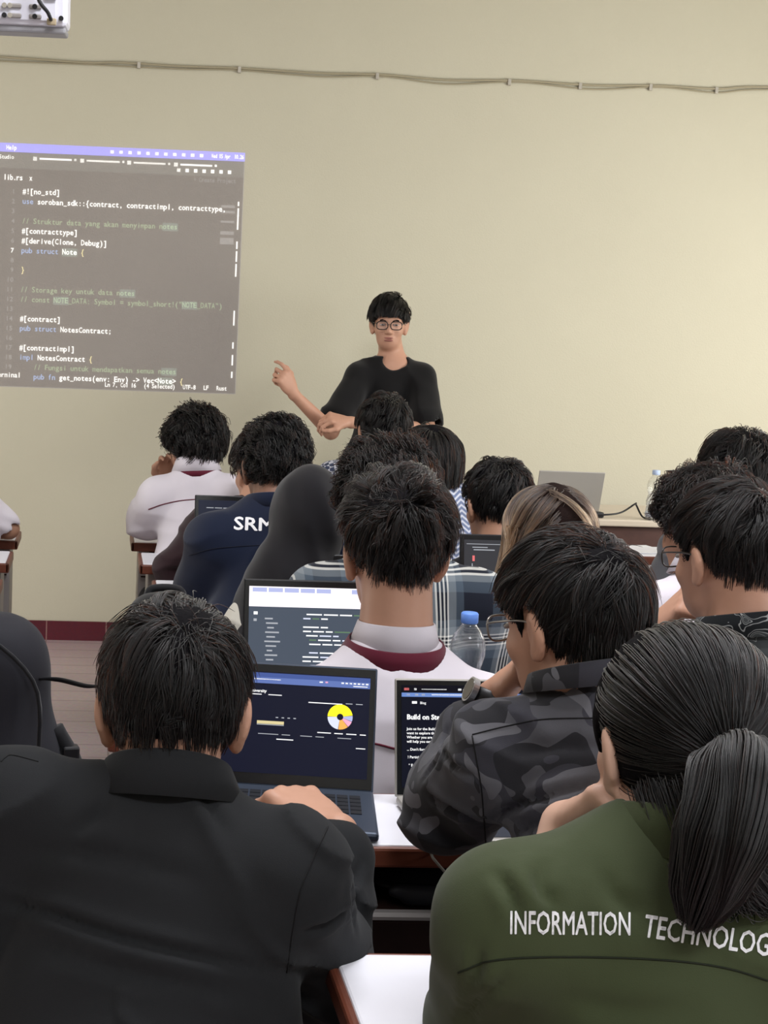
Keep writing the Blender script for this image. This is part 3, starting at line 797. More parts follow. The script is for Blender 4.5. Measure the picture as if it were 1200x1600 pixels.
for i, (a, b) in enumerate(e):
    mb = MB()
    for y in (a, (a+b)/2-.02, b-.04): mb.box((XR+.04, y, z0), (XR+.10, y+.04, z1))
    for z in (z0, z1-.04): mb.box((XR+.04, a, z), (XR+.10, b, z+.04))
    w = tag(mb.build('window_%d' % (i+1), FRAMEM), kind='structure')
    MB().box((XR+.066, a+.04, z0+.04), (XR+.072, b-.04, z1-.04)).build('pane', GLASSW, w)
bt = .094
tag(MB().box((XL, YW-.012, 0), (XR, YW, bt)).build('baseboard_front', BASEM), kind='structure')
BASEP = mat('maroon_skirting', (.12, .018, .028), .35, .45)
tag(MB().box((XL, YB, 0), (XL+.012, YW-.012, bt)).build('baseboard_left', BASEP), kind='structure')
tag(MB().box((XR-.012, YB, 0), (XR, YW-.012, bt)).build('baseboard_right', BASEP), kind='structure')
for i, (x, y) in enumerate(((.6, -.6), (.6, 2.6))):
    lf = empty('ceiling_lamp', (x, y, ZC)); tag(lf, 'fluorescent ceiling lamp %s' % ('over the back rows' if i == 0 else 'over the middle rows'), 'ceiling lamp')
    MB().box((-.65, -.16, -.06), (.65, .16, 0), .008).build('housing', FRAMEM, lf)
    MB().box((-.62, -.12, -.075), (.62, .12, -.062), .004).build('diffuser', mat('lamp_diffuser', (.9, .9, .9), .5, emit=(.95, .97, 1), es=2.0), lf)

# cable along the wall
wc = empty('wall_cable', (0, YW, 2.74)); tag(wc, 'long thin cream cable clipped across the wall above the presenter', 'cable')
CABM = mat('painted_cable', (.36, .32, .22), .6); CLIPM = mat('cable_clip_steel', (.45, .42, .36), .4, metal=.5)
wp = [(XL+.05, 2.75), (-1.2, 2.748), (-.49, 2.743), (-.1, 2.735), (.06, 2.742), (.35, 2.738), (.62, 2.741), (1.0, 2.735), (1.30, 2.741), (1.6, 2.730), (1.94, 2.742), (2.3, 2.736), (2.62, 2.748), (2.9, 2.746), (3.15, 2.765), (4.0, 2.77), (XR-.03, 2.775)]
MB().tube(smooth_path([V3(x, YW-.008, z) for x, z in wp], 6), .0055, 6).build('wire', CABM, wc, V3(0, YW, 2.74), True)
MB().tube(smooth_path([V3(x, YW-.006, z-.012-.006*math.sin(x*9)) for x, z in wp], 6), .0035, 6).build('wire', CABM, wc, V3(0, YW, 2.74), True)
for x in (.15, .62, 1.27, 1.90, 2.24, 2.58, 2.90):
    z = np.interp(x, [p[0] for p in wp], [p[1] for p in wp])
    MB().box((x-.008, YW-.016, z-.022), (x+.008, YW-.001, z+.008), .002).build('clip', CLIPM, wc, V3(0, YW, 2.74))

# ------------------------------------------------------------------ projected picture (added light plus a tint that shades the wall)
def beam(name, col, st, tint=(1, 1, 1)):
    if name in _M: return _M[name]
    m = bpy.data.materials.new(name); m.use_nodes = True; nt = m.node_tree
    for n in list(nt.nodes):
        if n.type != 'OUTPUT_MATERIAL': nt.nodes.remove(n)
    o = [n for n in nt.nodes if n.type == 'OUTPUT_MATERIAL'][0]
    e = nt.nodes.new('ShaderNodeEmission'); t = nt.nodes.new('ShaderNodeBsdfTransparent'); a = nt.nodes.new('ShaderNodeAddShader')
    e.inputs[0].default_value = (*col, 1); e.inputs[1].default_value = st; t.inputs[0].default_value = (*tint, 1)
    nt.links.new(e.outputs[0], a.inputs[0]); nt.links.new(t.outputs[0], a.inputs[1]); nt.links.new(a.outputs[0], o.inputs['Surface']); _M[name] = m
    return m
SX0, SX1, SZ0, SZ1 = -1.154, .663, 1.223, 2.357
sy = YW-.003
PJ = tag(MB().box((SX0, sy-.0004, SZ0), (SX1, sy, SZ1)).build('projected_picture', beam('beam_darkening_tint', (1, .9, .95), .012, (.845, .838, .866)), None, V3(SX0, sy, SZ0)), 'projected dark code editor picture on the cream wall', 'projection')  # see-through tint darkens the wall under the picture; shade put into the colour
BW, BB, BG, BK, BP, BC = [beam('beam_'+n, c, s) for n, c, s in (('white', (1, .99, .95), .62), ('blue', (.33, .52, .95), .40), ('green', (.35, .52, .26), .34), ('keyhole', (.4, .6, .5), .10), ('purple', (.22, .22, 1.0), .62), ('faint', (.8, .8, .8), .10))]
BY = beam('beam_gold', (1, .85, .35), .5); BBAR = beam('beam_bar', (.8, .9, .8), .03)
prj = {}
def pj_text(key, s, x, z, h=.036, mono=.01745, bold=.018):
    v, f = text_geo(s, h, mono, bold); v = np.array(v).reshape(-1, 3)
    mb = prj.setdefault(key, MB()); mb.add([(x+p[0], sy-.0012, z+p[1]) for p in v], f)
def pj_rect(key, x0, z0, x1, z1):
    prj.setdefault(key, MB()).add([(x0, sy-.0008, z0), (x1, sy-.0008, z0), (x1, sy-.0008, z1), (x0, sy-.0008, z1)], [[0, 1, 2, 3]])
CP, LP, TX = .01745, .04547, -.376
rows = [(1, [('w', 0, '#![no_std]')]), (2, [('b', 0, 'use'), ('w', 4, 'soroban_sdk::{contract, contractimpl, contracttype,')]),
        (4, [('g', 0, '// Struktur data yang akan menyimpan notes')]), (5, [('w', 0, '#[contracttype]')]), (6, [('w', 0, '#[derive(Clone, Debug)]')]),
        (7, [('b', 0, 'pub struct'), ('w', 11, 'Note'), ('y', 16, '{')]), (9, [('y', 0, '}')]),
        (11, [('g', 0, '// Storage key untuk data notes')]), (12, [('g', 0, '// const NOTE_DATA: Symbol = symbol_short!("NOTE_DATA")')]),
        (14, [('w', 0, '#[contract]')]), (15, [('b', 0, 'pub struct'), ('w', 11, 'NotesContract;')]),
        (17, [('w', 0, '#[contractimpl]')]), (18, [('b', 0, 'impl'), ('w', 5, 'NotesContract'), ('y', 19, '{')]),
        (19, [('g', 4, '// Fungsi untuk mendapatkan semua notes')]), (20, [('b', 4, 'pub fn'), ('w', 11, 'get_notes(env: Env) -> Vec<Note>'), ('y', 44, '{')])]
KEY = dict(w='white_lettering', b='blue_lettering', g='green_lettering', y='gold_lettering')
for ln, parts_ in rows:
    z = 2.139-.012-(ln-1)*LP
    for k, c, s in parts_: pj_text(KEY[k], s, TX+c*CP, z, bold=.02 if k == 'w' else .008)
for ln in range(1, 20): pj_text('white_lettering' if ln == 7 else 'faint_lettering', '%2d' % ln, TX-.068, 2.127-(ln-1)*LP, .03)
for ln, c, n in ((4, 38, 4), (11, 27, 4), (12, 9, 4), (12, 44, 4), (19, 39, 4), (20, 38, 4), (7, 11, 4)):
    z = 2.118-(ln-1)*LP; pj_rect('highlight_box', TX+c*CP-.002, z, TX+(c+n)*CP+.002, z+.038)
pj_rect('purple_bar', SX0, SZ1-.040, SX1, SZ1)
pj_text('white_lettering', 'Help', -.455, SZ1-.030, .030, .012, .01)
pj_text('white_lettering', 'Wed 15 Apr  10.26', SX1-.158, SZ1-.029, .027, .0090, .01)
for i in range(11): pj_rect('white_lettering', .030+i*.042, SZ1-.028, .046+i*.042, SZ1-.014)
pj_rect('grey_bar', SX0, SZ1-.115, SX1, SZ1-.040)
for a, b in ((-.30, -.15), (-.08, .075), (.14, .29), (.36, .51)):
    pj_rect('white_lettering', a, SZ1-.070, b, SZ1-.062); pj_rect('white_lettering', a-.03, SZ1-.076, a-.012, SZ1-.058); pj_rect('white_lettering', b+.012, SZ1-.070, b+.022, SZ1-.060)
pj_text('white_lettering', 'Soroban Studio', -.58, SZ1-.072, .026, .0115, .01)
for i in range(7): pj_rect('white_lettering', .345+i*.040, SZ1-.100, .361+i*.040, SZ1-.084)
pj_text('white_lettering', 'lib.rs  x', -.466, SZ1-.168, .036, .0150, .02)
pj_text('faint_lettering', '+ Create Project', .425, SZ1-.142, .030, .0125, .01)
for z, h in ((2.10, .012), (2.075, .012), (2.03, .010), (1.975, .016), (1.93, .03)): pj_rect('faint_lettering', .560, z, .625, z+h)
for z, h in ((2.11, .02), (2.06, .04), (2.00, .07), (1.91, .035), (1.85, .05), (1.78, .06), (1.60, .02), (1.55, .05), (1.44, .03), (1.36, .05), (1.30, .03)): pj_rect('white_lettering', .638, z, .645, z+h)
pj_text('white_lettering', 'Terminal', -.49, SZ0+.046, .034, .0155, .015)
pj_text('white_lettering', 'Ln 7, Col 16   (4 Selected)   UTF-8   LF   Rust', .035, SZ0+.016, .030, .01245, .015)
pj_rect('faint_lettering', SX0, SZ0, SX1, SZ0+.003); pj_rect('faint_lettering', SX1-.003, SZ0, SX1, SZ1-.04)
MATK = dict(white_lettering=BW, blue_lettering=BB, green_lettering=BG, gold_lettering=BY, faint_lettering=BC, highlight_box=BK, purple_bar=BP, grey_bar=BBAR)
for k, mb in prj.items(): mb.build(k, MATK[k], PJ, V3(SX0, sy, SZ0))

# projector under the ceiling
pr = empty('projector', (-.40, 3.98, 2.33)); pr.rotation_euler = (math.radians(9), 0, 0); tag(pr, 'white ceiling projector with a row of ports on its back', 'projector')
PW_ = mat('projector_white', (.72, .72, .80), .4, .4); po = V3(-.40, 3.98, 2.33)
px1 = -.105
MB().box((px1-.42, 3.84, 2.305), (px1, 4.15, 2.44), .012).build('body', PW_, pr, po)
MB().box((px1-.41, 3.85, 2.288), (px1-.004, 4.14, 2.306), .006).build('bottom_plate', mat('projector_grey', (.30, .30, .32), .5), pr, po)
MB().box((px1-.40, 3.836, 2.318), (px1-.03, 3.841, 2.375), .002).build('port_panel', mat('port_panel_white', (.66, .66, .74), .45), pr, po)
for i, x in enumerate((-.295, -.272, -.168, -.168, -.058, -.272, -.295)):
    z = (2.352, 2.352, 2.352, 2.328, 2.326, 2.328, 2.328)[i]
    m = BLACKP if i in (2, 3, 4, 6) else CLIPM
    MB().tube([V3(px1+x*.42/.42*.62+.02, 3.838, z), V3(px1+x*.62+.02, 3.826, z)], .0065, 12).build('jack', m, pr, po)
for x, z in ((-.135, 2.352), (-.135, 2.328), (-.083, 2.352), (-.083, 2.328)):
    MB().box((px1+x-.016, 3.830, z-.006), (px1+x+.016, 3.838, z+.006), .003).build('socket', GREYM, pr, po)
MB().box((px1-.060, 3.825, 2.372), (px1-.028, 3.842, 2.395), .003).build('power_inlet', BLACKP, pr, po)
cab = MB().tube(smooth_path([V3(px1-.040, 3.825, 2.318), V3(px1-.048, 3.80, 2.335), V3(px1-.085, 3.80, 2.41), V3(px1-.10, 3.84, 2.7), V3(px1-.16, 3.98, ZC)], 8), .005, 8).build('video_cable', BLACKP, pr, po, True)
MB().box((px1-.052, 3.815, 2.308), (px1-.028, 3.836, 2.325), .003).build('plug', mat('beige_plug', (.4, .33, .22), .5), pr, po)
_c, _s = math.cos(math.radians(9)), -math.sin(math.radians(9))
un = lambda p: po + V3(p[0]-po[0], _c*(p[1]-po[1])-_s*(p[2]-po[2]), _s*(p[1]-po[1])+_c*(p[2]-po[2]))
MB().tube([un(V3(px1-.21, 3.99, 2.42)), un(V3(px1-.21, 3.99, ZC))], .025, 16).build('ceiling_pole', PW_, pr, po)

# ------------------------------------------------------------------ desks and benches
def desk(x0, x1, yf, label, depth=.27, z=.72, group=None, th=.034):
    d = empty('desk', (x0, yf-depth, 0)); tag(d, label, 'desk', group); o = V3(x0, yf-depth, 0); yn = yf-depth
    MB().box((x0+.012, yn+.010, z-.012), (x1-.012, yf-.010, z+.001), .004).build('top', WHITE_TOP, d, o)
    mb = MB()
    mb.box((x0, yn, z-th), (x1, yn+.012, z-.001), .005); mb.box((x0, yf-.012, z-th), (x1, yf, z-.001), .005)
    mb.box((x0, yn, z-th), (x0+.014, yf, z-.001), .005); mb.box((x1-.014, yn, z-th), (x1, yf, z-.001), .005)
    mb.box((x0+.01, yn+.01, z-th+.004), (x1-.01, yf-.01, z-.013)); mb.build('edge', WOOD, d, o)
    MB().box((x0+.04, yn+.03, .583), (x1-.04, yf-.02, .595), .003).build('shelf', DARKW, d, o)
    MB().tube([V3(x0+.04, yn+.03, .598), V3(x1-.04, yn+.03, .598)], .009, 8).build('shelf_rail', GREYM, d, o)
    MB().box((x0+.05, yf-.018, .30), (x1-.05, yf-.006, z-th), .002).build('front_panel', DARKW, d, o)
    for x in (x0+.03, x1-.07):
        MB().box((x, yn+.05, .0), (x+.04, yf-.03, z-th+.004), .004).build('leg', GREYM, d, o)
def bench(x0, x1, y, label, z=.42):
    b = empty('bench', ((x0+x1)/2, y, 0)); tag(b, label, 'bench'); o = V3((x0+x1)/2, y, 0)
    mb = MB()
    for k in range(3): mb.box((x0, y-.105+k*.072, z-.025), (x1, y-.105+k*.072+.064, z), .005)
    mb.build('seat', WOOD, b, o)
    n = max(2, int((x1-x0)/1.2)+1)
    for k in range(n):
        x = x0+.10+(x1-x0-.2)*k/(n-1)
        mb = MB(); mb.tube([V3(x, y-.08, 0), V3(x, y-.08, z-.03)], .014, 8); mb.tube([V3(x, y+.08, 0), V3(x, y+.08, z-.03)], .014, 8); mb.tube([V3(x, y-.08, z-.04), V3(x, y+.08, z-.04)], .012, 8)
        mb.build('leg', GREYM, b, o)
ROWY = [1.73, 2.375, 3.09, 3.56, 3.92, 4.47, 5.03, 5.533]
ROWX = [.31, .13, .26, .24, .22, .19, .16, .143]
WHO = ['beside the woman in the green jacket', 'under the dark dashboard laptop of the man in the black suit', 'in front of the boy in the white shirt with maroon collar', 'in front of the person in the plaid shirt',
       'in front of the person in the black headscarf', 'in front of the person in the navy jacket', 'in front of the person in the maroon jacket', 'under the elbow of the white shirted person nearest the wall']
for i, (y, x) in enumerate(zip(ROWY, ROWX)):
    desk(x, 1.62 if i > 0 else 1.5, y, 'narrow white desk ' + WHO[i], group='rows of narrow desks')
RW = {2: 'by the person in the black line print shirt', 3: 'by the person with wavy brown hair', 4: 'behind the wavy brown hair at right', 5: 'by the head at the far right edge', 6: 'below the presenter table, nearer one', 7: 'directly below the presenter table, by the wall'}
for i in (2, 3, 4, 5, 6, 7): desk(1.68, 3.0, ROWY[i], 'narrow white right block desk, ' + RW[i], group='rows of narrow desks')
LW = {5: 'lowest of the three at left edge', 6: 'with the white end seen at the left edge', 7: 'under the bare elbow at left edge'}
for i, y in ((5, 4.42), (6, 4.984), (7, 5.50)): desk(-1.75, -.279, y, 'narrow white desk of the left block, ' + LW[i], group='rows of narrow desks')
BY_ = [1.25, 1.92, 2.66, 3.19, 3.63, 4.06, 4.615, 5.145]
BWHO = ['the woman in the green jacket', 'the man in the black suit', 'the boy with the maroon collar', 'the person in the plaid shirt', 'the person in the black headscarf', 'the person in the navy jacket', 'the person in the maroon jacket', 'the white shirted person nearest the wall']
for i, y in enumerate(BY_):
    bench((.4, -.2)[i] if i in (0, 1) else ROWX[i]+.13, 1.60, y, 'slatted brown bench with grey legs under ' + BWHO[i])
for i, w in ((2, 'the person in the line print shirt'), (3, 'the person with wavy brown hair'), (5, 'the black haired person far right'),): bench(1.68, 2.9, BY_[i], 'slatted brown bench of the right block under ' + w)
bench(-1.7, -.33, 5.11, 'slatted brown bench under the person at the left edge')

# presenter table
t = empty('presenter_table', (2.6, 6.2, 0)); tag(t, 'beige topped table with brown apron by the wall, silver laptop on it', 'table'); o = V3(2.6, 6.2, 0)
BEIGE = mat('beige_laminate', (.60, .52, .42), .4, .4)
MB().box((1.55, 5.94, .745), (3.35, 6.52, .775), .006).build('top', BEIGE, t, o)
MB().box((1.58, 5.97, .655), (3.32, 6.50, .745), .003).build('apron', mat('table_brown', (.10, .05, .04), .5, noise=(20, .3, (.07, .035, .03))), t, o)
for x in (1.60, 3.25):
    for y in (5.98, 6.44): MB().box((x, y, 0), (x+.05, y+.05, .66), .004).build('leg', mat('table_brown', (.1, .05, .04)), t, o)

# ------------------------------------------------------------------ laptops
def emit(name, col, st): return mat(name, (.006, .006, .008), .3, .12, emit=col, es=st)
SW, SWD, SBL, SGN = emit('screen_white', (1, 1, 1), .9), emit('screen_grey', (.75, .78, .85), .45), emit('screen_blue', (.25, .42, .95), .5), emit('screen_green', (.35, .6, .35), .3)
SPINK = emit('screen_pale', (.97, .90, .97), 1.0); SLIL = emit('screen_lilac', (.55, .60, .95), .7)
def laptop(hinge, yaw, w, dep, lidh, tilt, label, bg, content, body=ALU, lid=None, border=.012, top=.016, bottom=.022, keys=True):
    """hinge: world point mid of the hinge on the desk; yaw + turns left; tilt = degrees the lid leans back"""
    Lp = empty('laptop', tuple(hinge), math.radians(yaw)); tag(Lp, label, 'laptop')
    MB().box((-w/2, -dep, .002), (w/2, 0, .017), .005).build('base', body, Lp)
    if keys:
        mb = MB()
        for r in range(5):
            for c in range(13):
                x = -w/2+.022 + c*(w-.044)/13; y = -.035 - r*.019
                mb.box((x+.001, y-.016, .017), (x+(w-.044)/13-.002, y, .0185))
        mb.build('keyboard', mat('laptop_keys', (.015, .016, .02), .5), Lp)
        MB().box((-.055, -dep+.012, .0169), (.055, -dep+.085, .0175), .001).build('touchpad', mat('touchpad_grey', (.05, .055, .07), .35), Lp)
    M = Matrix.Translation((0, .004, .012)) @ Matrix.Rotation(math.radians(-tilt), 4, 'X')
    l = MB().box((-w/2, 0, 0), (w/2, .006, lidh), .0028, M).build('lid', lid or body, Lp)
    MB().box((-w/2+.003, -.0012, .004), (w/2-.003, .001, lidh-.003), .0005, M).build('bezel', BEZEL, l)
    u0, v0, uw, vh = -w/2+border, bottom, w-2*border, lidh-bottom-top
    MB().add([M @ Vector(p) for p in ((u0, -.0016, v0), (u0+uw, -.0016, v0), (u0+uw, -.0016, v0+vh), (u0, -.0016, v0+vh))], [[0, 1, 2, 3]]).build('screen', bg, l)
    packs = {}
    for it in content:
        mt = SW if it[0] == 't' else it[1]; mb = packs.setdefault(mt.name, (MB(), mt))[0]
        if it[0] == 'r':
            x0, y0, x1, y1 = it[2:6]; yo = it[6] if len(it) > 6 else -.0021
            mb.add([M @ Vector((u0+x*uw, yo, v0+(1-y)*vh)) for x, y in ((x0, y1), (x1, y1), (x1, y0), (x0, y0))], [[0, 1, 2, 3]])
        elif it[0] == 't':
            s, x, y, h = it[1:5]; v, f = text_geo(s, h*vh, None, it[5] if len(it) > 5 else .015)
            mb.add([M @ Vector((u0+x*uw+p[0], -.0025, v0+(1-y)*vh+p[1])) for p in v], f)
        elif it[0] == 'p':      # ring sector
            cx, cy, ri, ro, a0, a1 = it[2:8]; n = max(3, int(abs(a1-a0)/8)); vv = []; ff = []
            for k in range(n+1):
                a = math.radians(a0+(a1-a0)*k/n)
                for r in (ri, ro): vv.append(M @ Vector((u0+cx*uw+r*math.cos(a), -.0024, v0+(1-cy)*vh+r*math.sin(a))))
            for k in range(n): ff.append([2*k, 2*k+1, 2*k+3, 2*k+2])
            mb.add(vv, ff)
    for nm, (mb, m) in packs.items(): mb.build(nm, m, l)
    return Lp
def lx(px, py, d, w): q = at(px, py, d); return (q[0]+w/2, q[1], DZ)
DZ = .722
def code_lines(x, y0, n, dy, seed, mats, wmax=.5, h=.012):
    r = random.Random(seed); out = []
    for i in range(n):
        if r.random() < .22: continue
        ind = r.choice([0, 0, .02, .04]); xx = x+ind; tot = r.uniform(.12, wmax)
        while xx < x+ind+tot:
            L = r.uniform(.03, .10); out.append(('r', r.choice(mats), xx, y0+i*dy, xx+L, y0+i*dy+h)); xx += L+.012
    return out
DZ = .722
# dashboard laptop of the man in the suit
bgD = emit('dashboard_screen_navy', (.09, .11, .30), .055)
SY, SO, SR_, SPK, SLB = emit('screen_yellow', (1, .85, .02), .95), emit('screen_orange', (1, .45, .1), .85), emit('screen_red', (.9, .2, .2), .7), emit('screen_pink', (1, .45, .65), .8), emit('screen_light_blue', (.72, .76, .95), .85)
SPUR = emit('screen_purple', (.45, .35, 1), .7); SYP = emit('screen_pale_yellow', (1, .85, .45), .6); BARB = emit('screen_bar_blue', (.12, .20, .62), .42); BARB2 = emit('screen_bar_steel', (.2, .3, .75), .5); DK = emit('screen_dark_bar', (.02, .02, .05), .1)
c = [('r', BARB, 0, .01, 1, .055), ('r', BARB2, 0, .055, 1, .115), ('r', SW, .25, .07, .47, .078), ('r', SW, .70, .066, .72, .080), ('r', SPK, .735, .064, .75, .08)]
c += [('r', SW, .83+i*.024, .064, .845+i*.024, .078) for i in range(7)] + [('r', SW, .90, .092, .985, .101)]
c += [('t', 'Telkom University', .20, .205, .042, .02), ('r', SW, .30, .222, .36, .230), ('r', SW, .40, .222, .48, .230), ('r', SW, .64, .275, .84, .284), ('r', SWD, .86, .268, .90, .276), ('r', SWD, .92, .268, .96, .276)]
c += [('p', SY, .83, .405, .0055, .0215, 10, 180), ('p', SLB, .83, .405, .0055, .0215, 182, 262), ('p', SO, .83, .405, .0055, .0215, 264, 310), ('p', SPK, .83, .405, .0055, .0215, 312, 340), ('p', SLIL, .83, .405, .0055, .0215, 342, 368)]
c += [('r', SPUR, .20, .395, .285, .402), ('r', SPUR, .26, .38, .285, .395), ('r', SW, .20, .408, .27, .414), ('r', SYP, .34, .485, .50, .515), ('r', SWD, .34, .518, .50, .526), ('r', SW, .19, .50, .235, .514), ('r', SR_, .15, .50, .175, .514)]
c += [('r', SWD, .45+i*.035, .442, .465+i*.035, .452) for i in range(4)]
c += [('r', SW, a, .565, b, .574) for a, b in ((.70, .78), (.80, .85), (.87, .93), (.95, .985))] + [('r', SWD, a, .61, b, .617) for a, b in ((.10, .16), (.22, .25), (.35, .47), (.49, .54), (.60, .67), (.69, .74), (.82, .90))]
c += [('r', SW, .46, .655, .56, .664), ('r', SW, .93, .70, .985, .708), ('r', SW, .03, .70, .12, .708), ('r', SW, .05, .565, .14, .572)]
laptop((.333, 2.345, DZ), -8.5, .315, .212, .212, 17, 'dark blue laptop with dashboard and yellow pie chart on its screen', bgD, c, ALU)
# article laptop
bgA = emit('article_screen_black', (.05, .06, .14), .07)
c = [('r', DK, 0, 0, 1, .07), ('r', SBL, 0, .075, 1, .115), ('r', SR_, .015, .028, .045, .052), ('r', SW, .075, .03, .09, .05), ('r', SW, .12, .036, .27, .044), ('r', SW, .34, .03, .36, .05), ('r', SW, .37, .036, .50, .044), ('r', SWD, .60, .036, .72, .044), ('r', SW, .18, .088, .72, .097), ('r', SWD, .03, .086, .05, .102), ('r', SWD, .08, .086, .10, .102), ('r', SWD, .12, .086, .14, .102)]
c += [('t', 'Blog', .11, .185, .034, .01), ('r', SW, .062, .158, .092, .182), ('t', 'Build on Stellar Bootcamp', .03, .335, .068, .035)]
for i, s in enumerate(['Join us for the Build on Stellar Bootcamp if you', 'want to explore the Stellar network and build.', 'Whether you are completely new or not, we', 'will help you explore the']): c.append(('t', s, .03, .44+i*.041, .036, .018))
c += [('t', "... Don't forget to take notes", .03, .64, .036, .018), ('t', '! Participants are required', .035, .715, .036, .018), ('t', '* Event Details', .04, .795, .036, .022), ('t', '- Venue: Telkom', .05, .838, .034, .018), ('t', '- Time: WIB', .05, .880, .034, .018), ('t', '> Who Benefits', .035, .955, .034, .018), ('t', '   If you', .035, .995, .034, .018)]
laptop(lx(622, 1160, 2.40, .312), 2, .312, .215, .20, 13, 'silver edged laptop showing a Build on Stellar article page', bgA, c, ALUS, ALUS, border=.011, top=.011, bottom=.016)
# code laptop of the boy with maroon collar
bgC = emit('code_screen_slate', (.16, .20, .27), .36)
c = [('r', SPINK, 0, 0, 1, .20)] + [('r', SLIL, .02+i*.10, .012, .11+i*.10, .055, -.0023) for i in range(5)] + [('r', SLIL, .64+i*.1, .012, .73+i*.1, .055, -.0023) for i in range(3)]
c += [('r', SWD, .10+((i*37) % 5)*.004, .31+i*.045, .15+((i*53) % 7)*.008, .325+i*.045) for i in range(13)] + [('r', SW, .03, .25, .055, .28), ('r', SWD, .03, .32, .05, .345)]
c += code_lines(.34, .26, 15, .042, 5, [SW, SW, SLB, SGN], .42, .013)
laptop(lx(380, 1030, 3.02, .37), -1, .37, .24, .255, 12, 'black laptop with slate code editor screen in front of the maroon collared boy', bgC, c, BLACKP)
laptop(lx(438, 960, 3.56, .32), 2, .32, .22, .232, 14, 'black laptop with greyish screen in front of the plaid shirt', emit('dim_screen_blue', (.12, .15, .24), .42), code_lines(.3, .2, 12, .05, 9, [SWD], .3), BLACKP)
laptop(lx(304, 850, 4.47, .34), 0, .34, .22, .268, 12, 'dark laptop in front of the navy jacket, faint text on its screen', emit('dim_screen_black', (.05, .06, .11), .25), code_lines(.08, .10, 4, .06, 3, [SWD], .35, .010), BLACKP)
laptop(lx(413, 900, 3.93, .31), 0, .31, .21, .20, 12, 'laptop mostly hidden behind the black headscarf', emit('dim_screen_black', (.05, .06, .11), .25), [('r', SW, .03, .05, .06, .12)], BLACKP)
bgL = emit('lilac_screen', (.42, .45, .75), .33)
laptop(lx(628, 880, 4.45, .36), 0, .36, .22, .232, 12, 'laptop with pale blue page, in front of the neat black haired head', bgL, [('r', SLB, .62, .04+i*.085, .72, .10+i*.085) for i in range(9)] + [('r', SBL, .60, 0, 1, .03)], BLACKP)
laptop(lx(723, 900, 3.86, .35), 0, .35, .23, .255, 12, 'dark grey laptop screen left of the blonde tipped hair', emit('charcoal_screen', (.10, .10, .11), .33), [('r', SWD, .07, .09, .20, .10), ('r', SWD, .08, .12, .26, .132), ('r', SR_, .07, .2, .09, .27), ('r', SWD, .065, .3, .072, .45), ('r', SWD, .02, .05, .45, .057)], BLACKP)
laptop(lx(1168, 1390, 1.75, .32), 0, .32, .22, .20, 12, 'laptop with greenish text rows at the right edge beside the ponytail', emit('teal_screen', (.04, .09, .10), .30), [('r', SGN, .0, .1+i*.075, .06+.2*((i*7) % 4), .118+i*.075) for i in range(11)], BLACKP)
laptop((2.07, 6.10, .777), 176, .285, .21, .19, 18, 'silver laptop seen from behind on the presenter table', bgA, [], ALUS)

# laptop charger and cord on the table
mb = MB().tube(smooth_path([V3(2.10, 6.0, .785), V3(2.2, 5.98, .790), V3(2.28, 6.0, .80), V3(2.35, 6.03, .835), V3(2.36, 6.04, .83), V3(2.375, 6.0, .785), V3(2.40, 5.97, .779)], 8), .004, 8)
mb.box((2.12, 5.98, .776), (2.20, 6.03, .80), .006)
tag(mb.build('charger_cord', BLACKP, None, V3(2.2, 6.0, .777), True), 'black charger and looping cord beside the silver laptop', 'cord')

# bottles
PET = mat('clear_plastic', (.96, .98, 1), .03, .9, trans=1, ior=1.2, alpha=.6, coat=.5)
WATER = mat('water', (.80, .85, .92), .02, .5, alpha=.18)
BLUECAP = mat('blue_cap', (.13, .28, .75), .4, .4)
def bottle(p, h, label, fill=.5, capcol=BLUECAP):
    b = empty('water_bottle', tuple(p)); tag(b, label, 'bottle'); k = h/.216
    prof = [(.024, 0), (.031, .004), (.0335, .012), (.0335, .05), (.0310, .058), (.0335, .066), (.0335, .084), (.029, .102), (.0265, .110), (.029, .118), (.0335, .135), (.0335, .152), (.030, .168), (.022, .183), (.0145, .192), (.0135, .200)]
    inner = [(r-.0012, z+.001) for r, z in prof][::-1]
    P = [(r*k, z*k) for r, z in prof+inner]
    MB().lathe(P, n=32).build('body', PET, b, None, True)
    wl = [(max(.001, r-.0016), z+.0015) for r, z in prof if z <= .2*fill]
    MB().lathe([(r*k, z*k) for r, z in wl], n=32).build('water', WATER, b, None, True)
    mb = MB().lathe([(.0155*k, .196*k), (.0165*k, .198*k), (.0165*k, .214*k), (.0145*k, .2165*k)], n=28)
    mb.build('cap', capcol, b, None, True)
    MB().lathe([(.0345*k, .012*k), (.0345*k, .034*k), (.0340*k, .0342*k), (.0340*k, .0118*k)], n=32).build('label_band', mat('pale_bottle_label', (.7, .75, .85), .4, alpha=.55), b, None, True)
q = at(729, 1045, 2.93); bottle((q[0], q[1], .722), .232, 'clear water bottle with blue cap standing left of the man with glasses', .42)
q = at(1023, 770, 6.12); bottle((q[0], q[1], .776), .215, 'small clear water bottle on the presenter table', .6, mat('pale_blue_cap', (.45, .55, .75), .4))

# papers on the right desks
for (x, y, r, lb) in ((2.13, 5.42, .1, 'white paper sheet lying on the desk below the presenter table'), (1.95, 4.92, -.15, 'white paper sheet on the second desk below the presenter table')):
    mb = MB()
    for k in range(5): mb.box((-.105, -.10, k*.0006), (.105, .10, k*.0006+.0005), 0, Matrix.Rotation(.02*k, 4, 'Z'))
    p = mb.build('paper', mat('white_paper', (.75, .75, .78), .8)); p.location = (x, y, .722); p.rotation_euler[2] = r; tag(p, lb, 'paper')

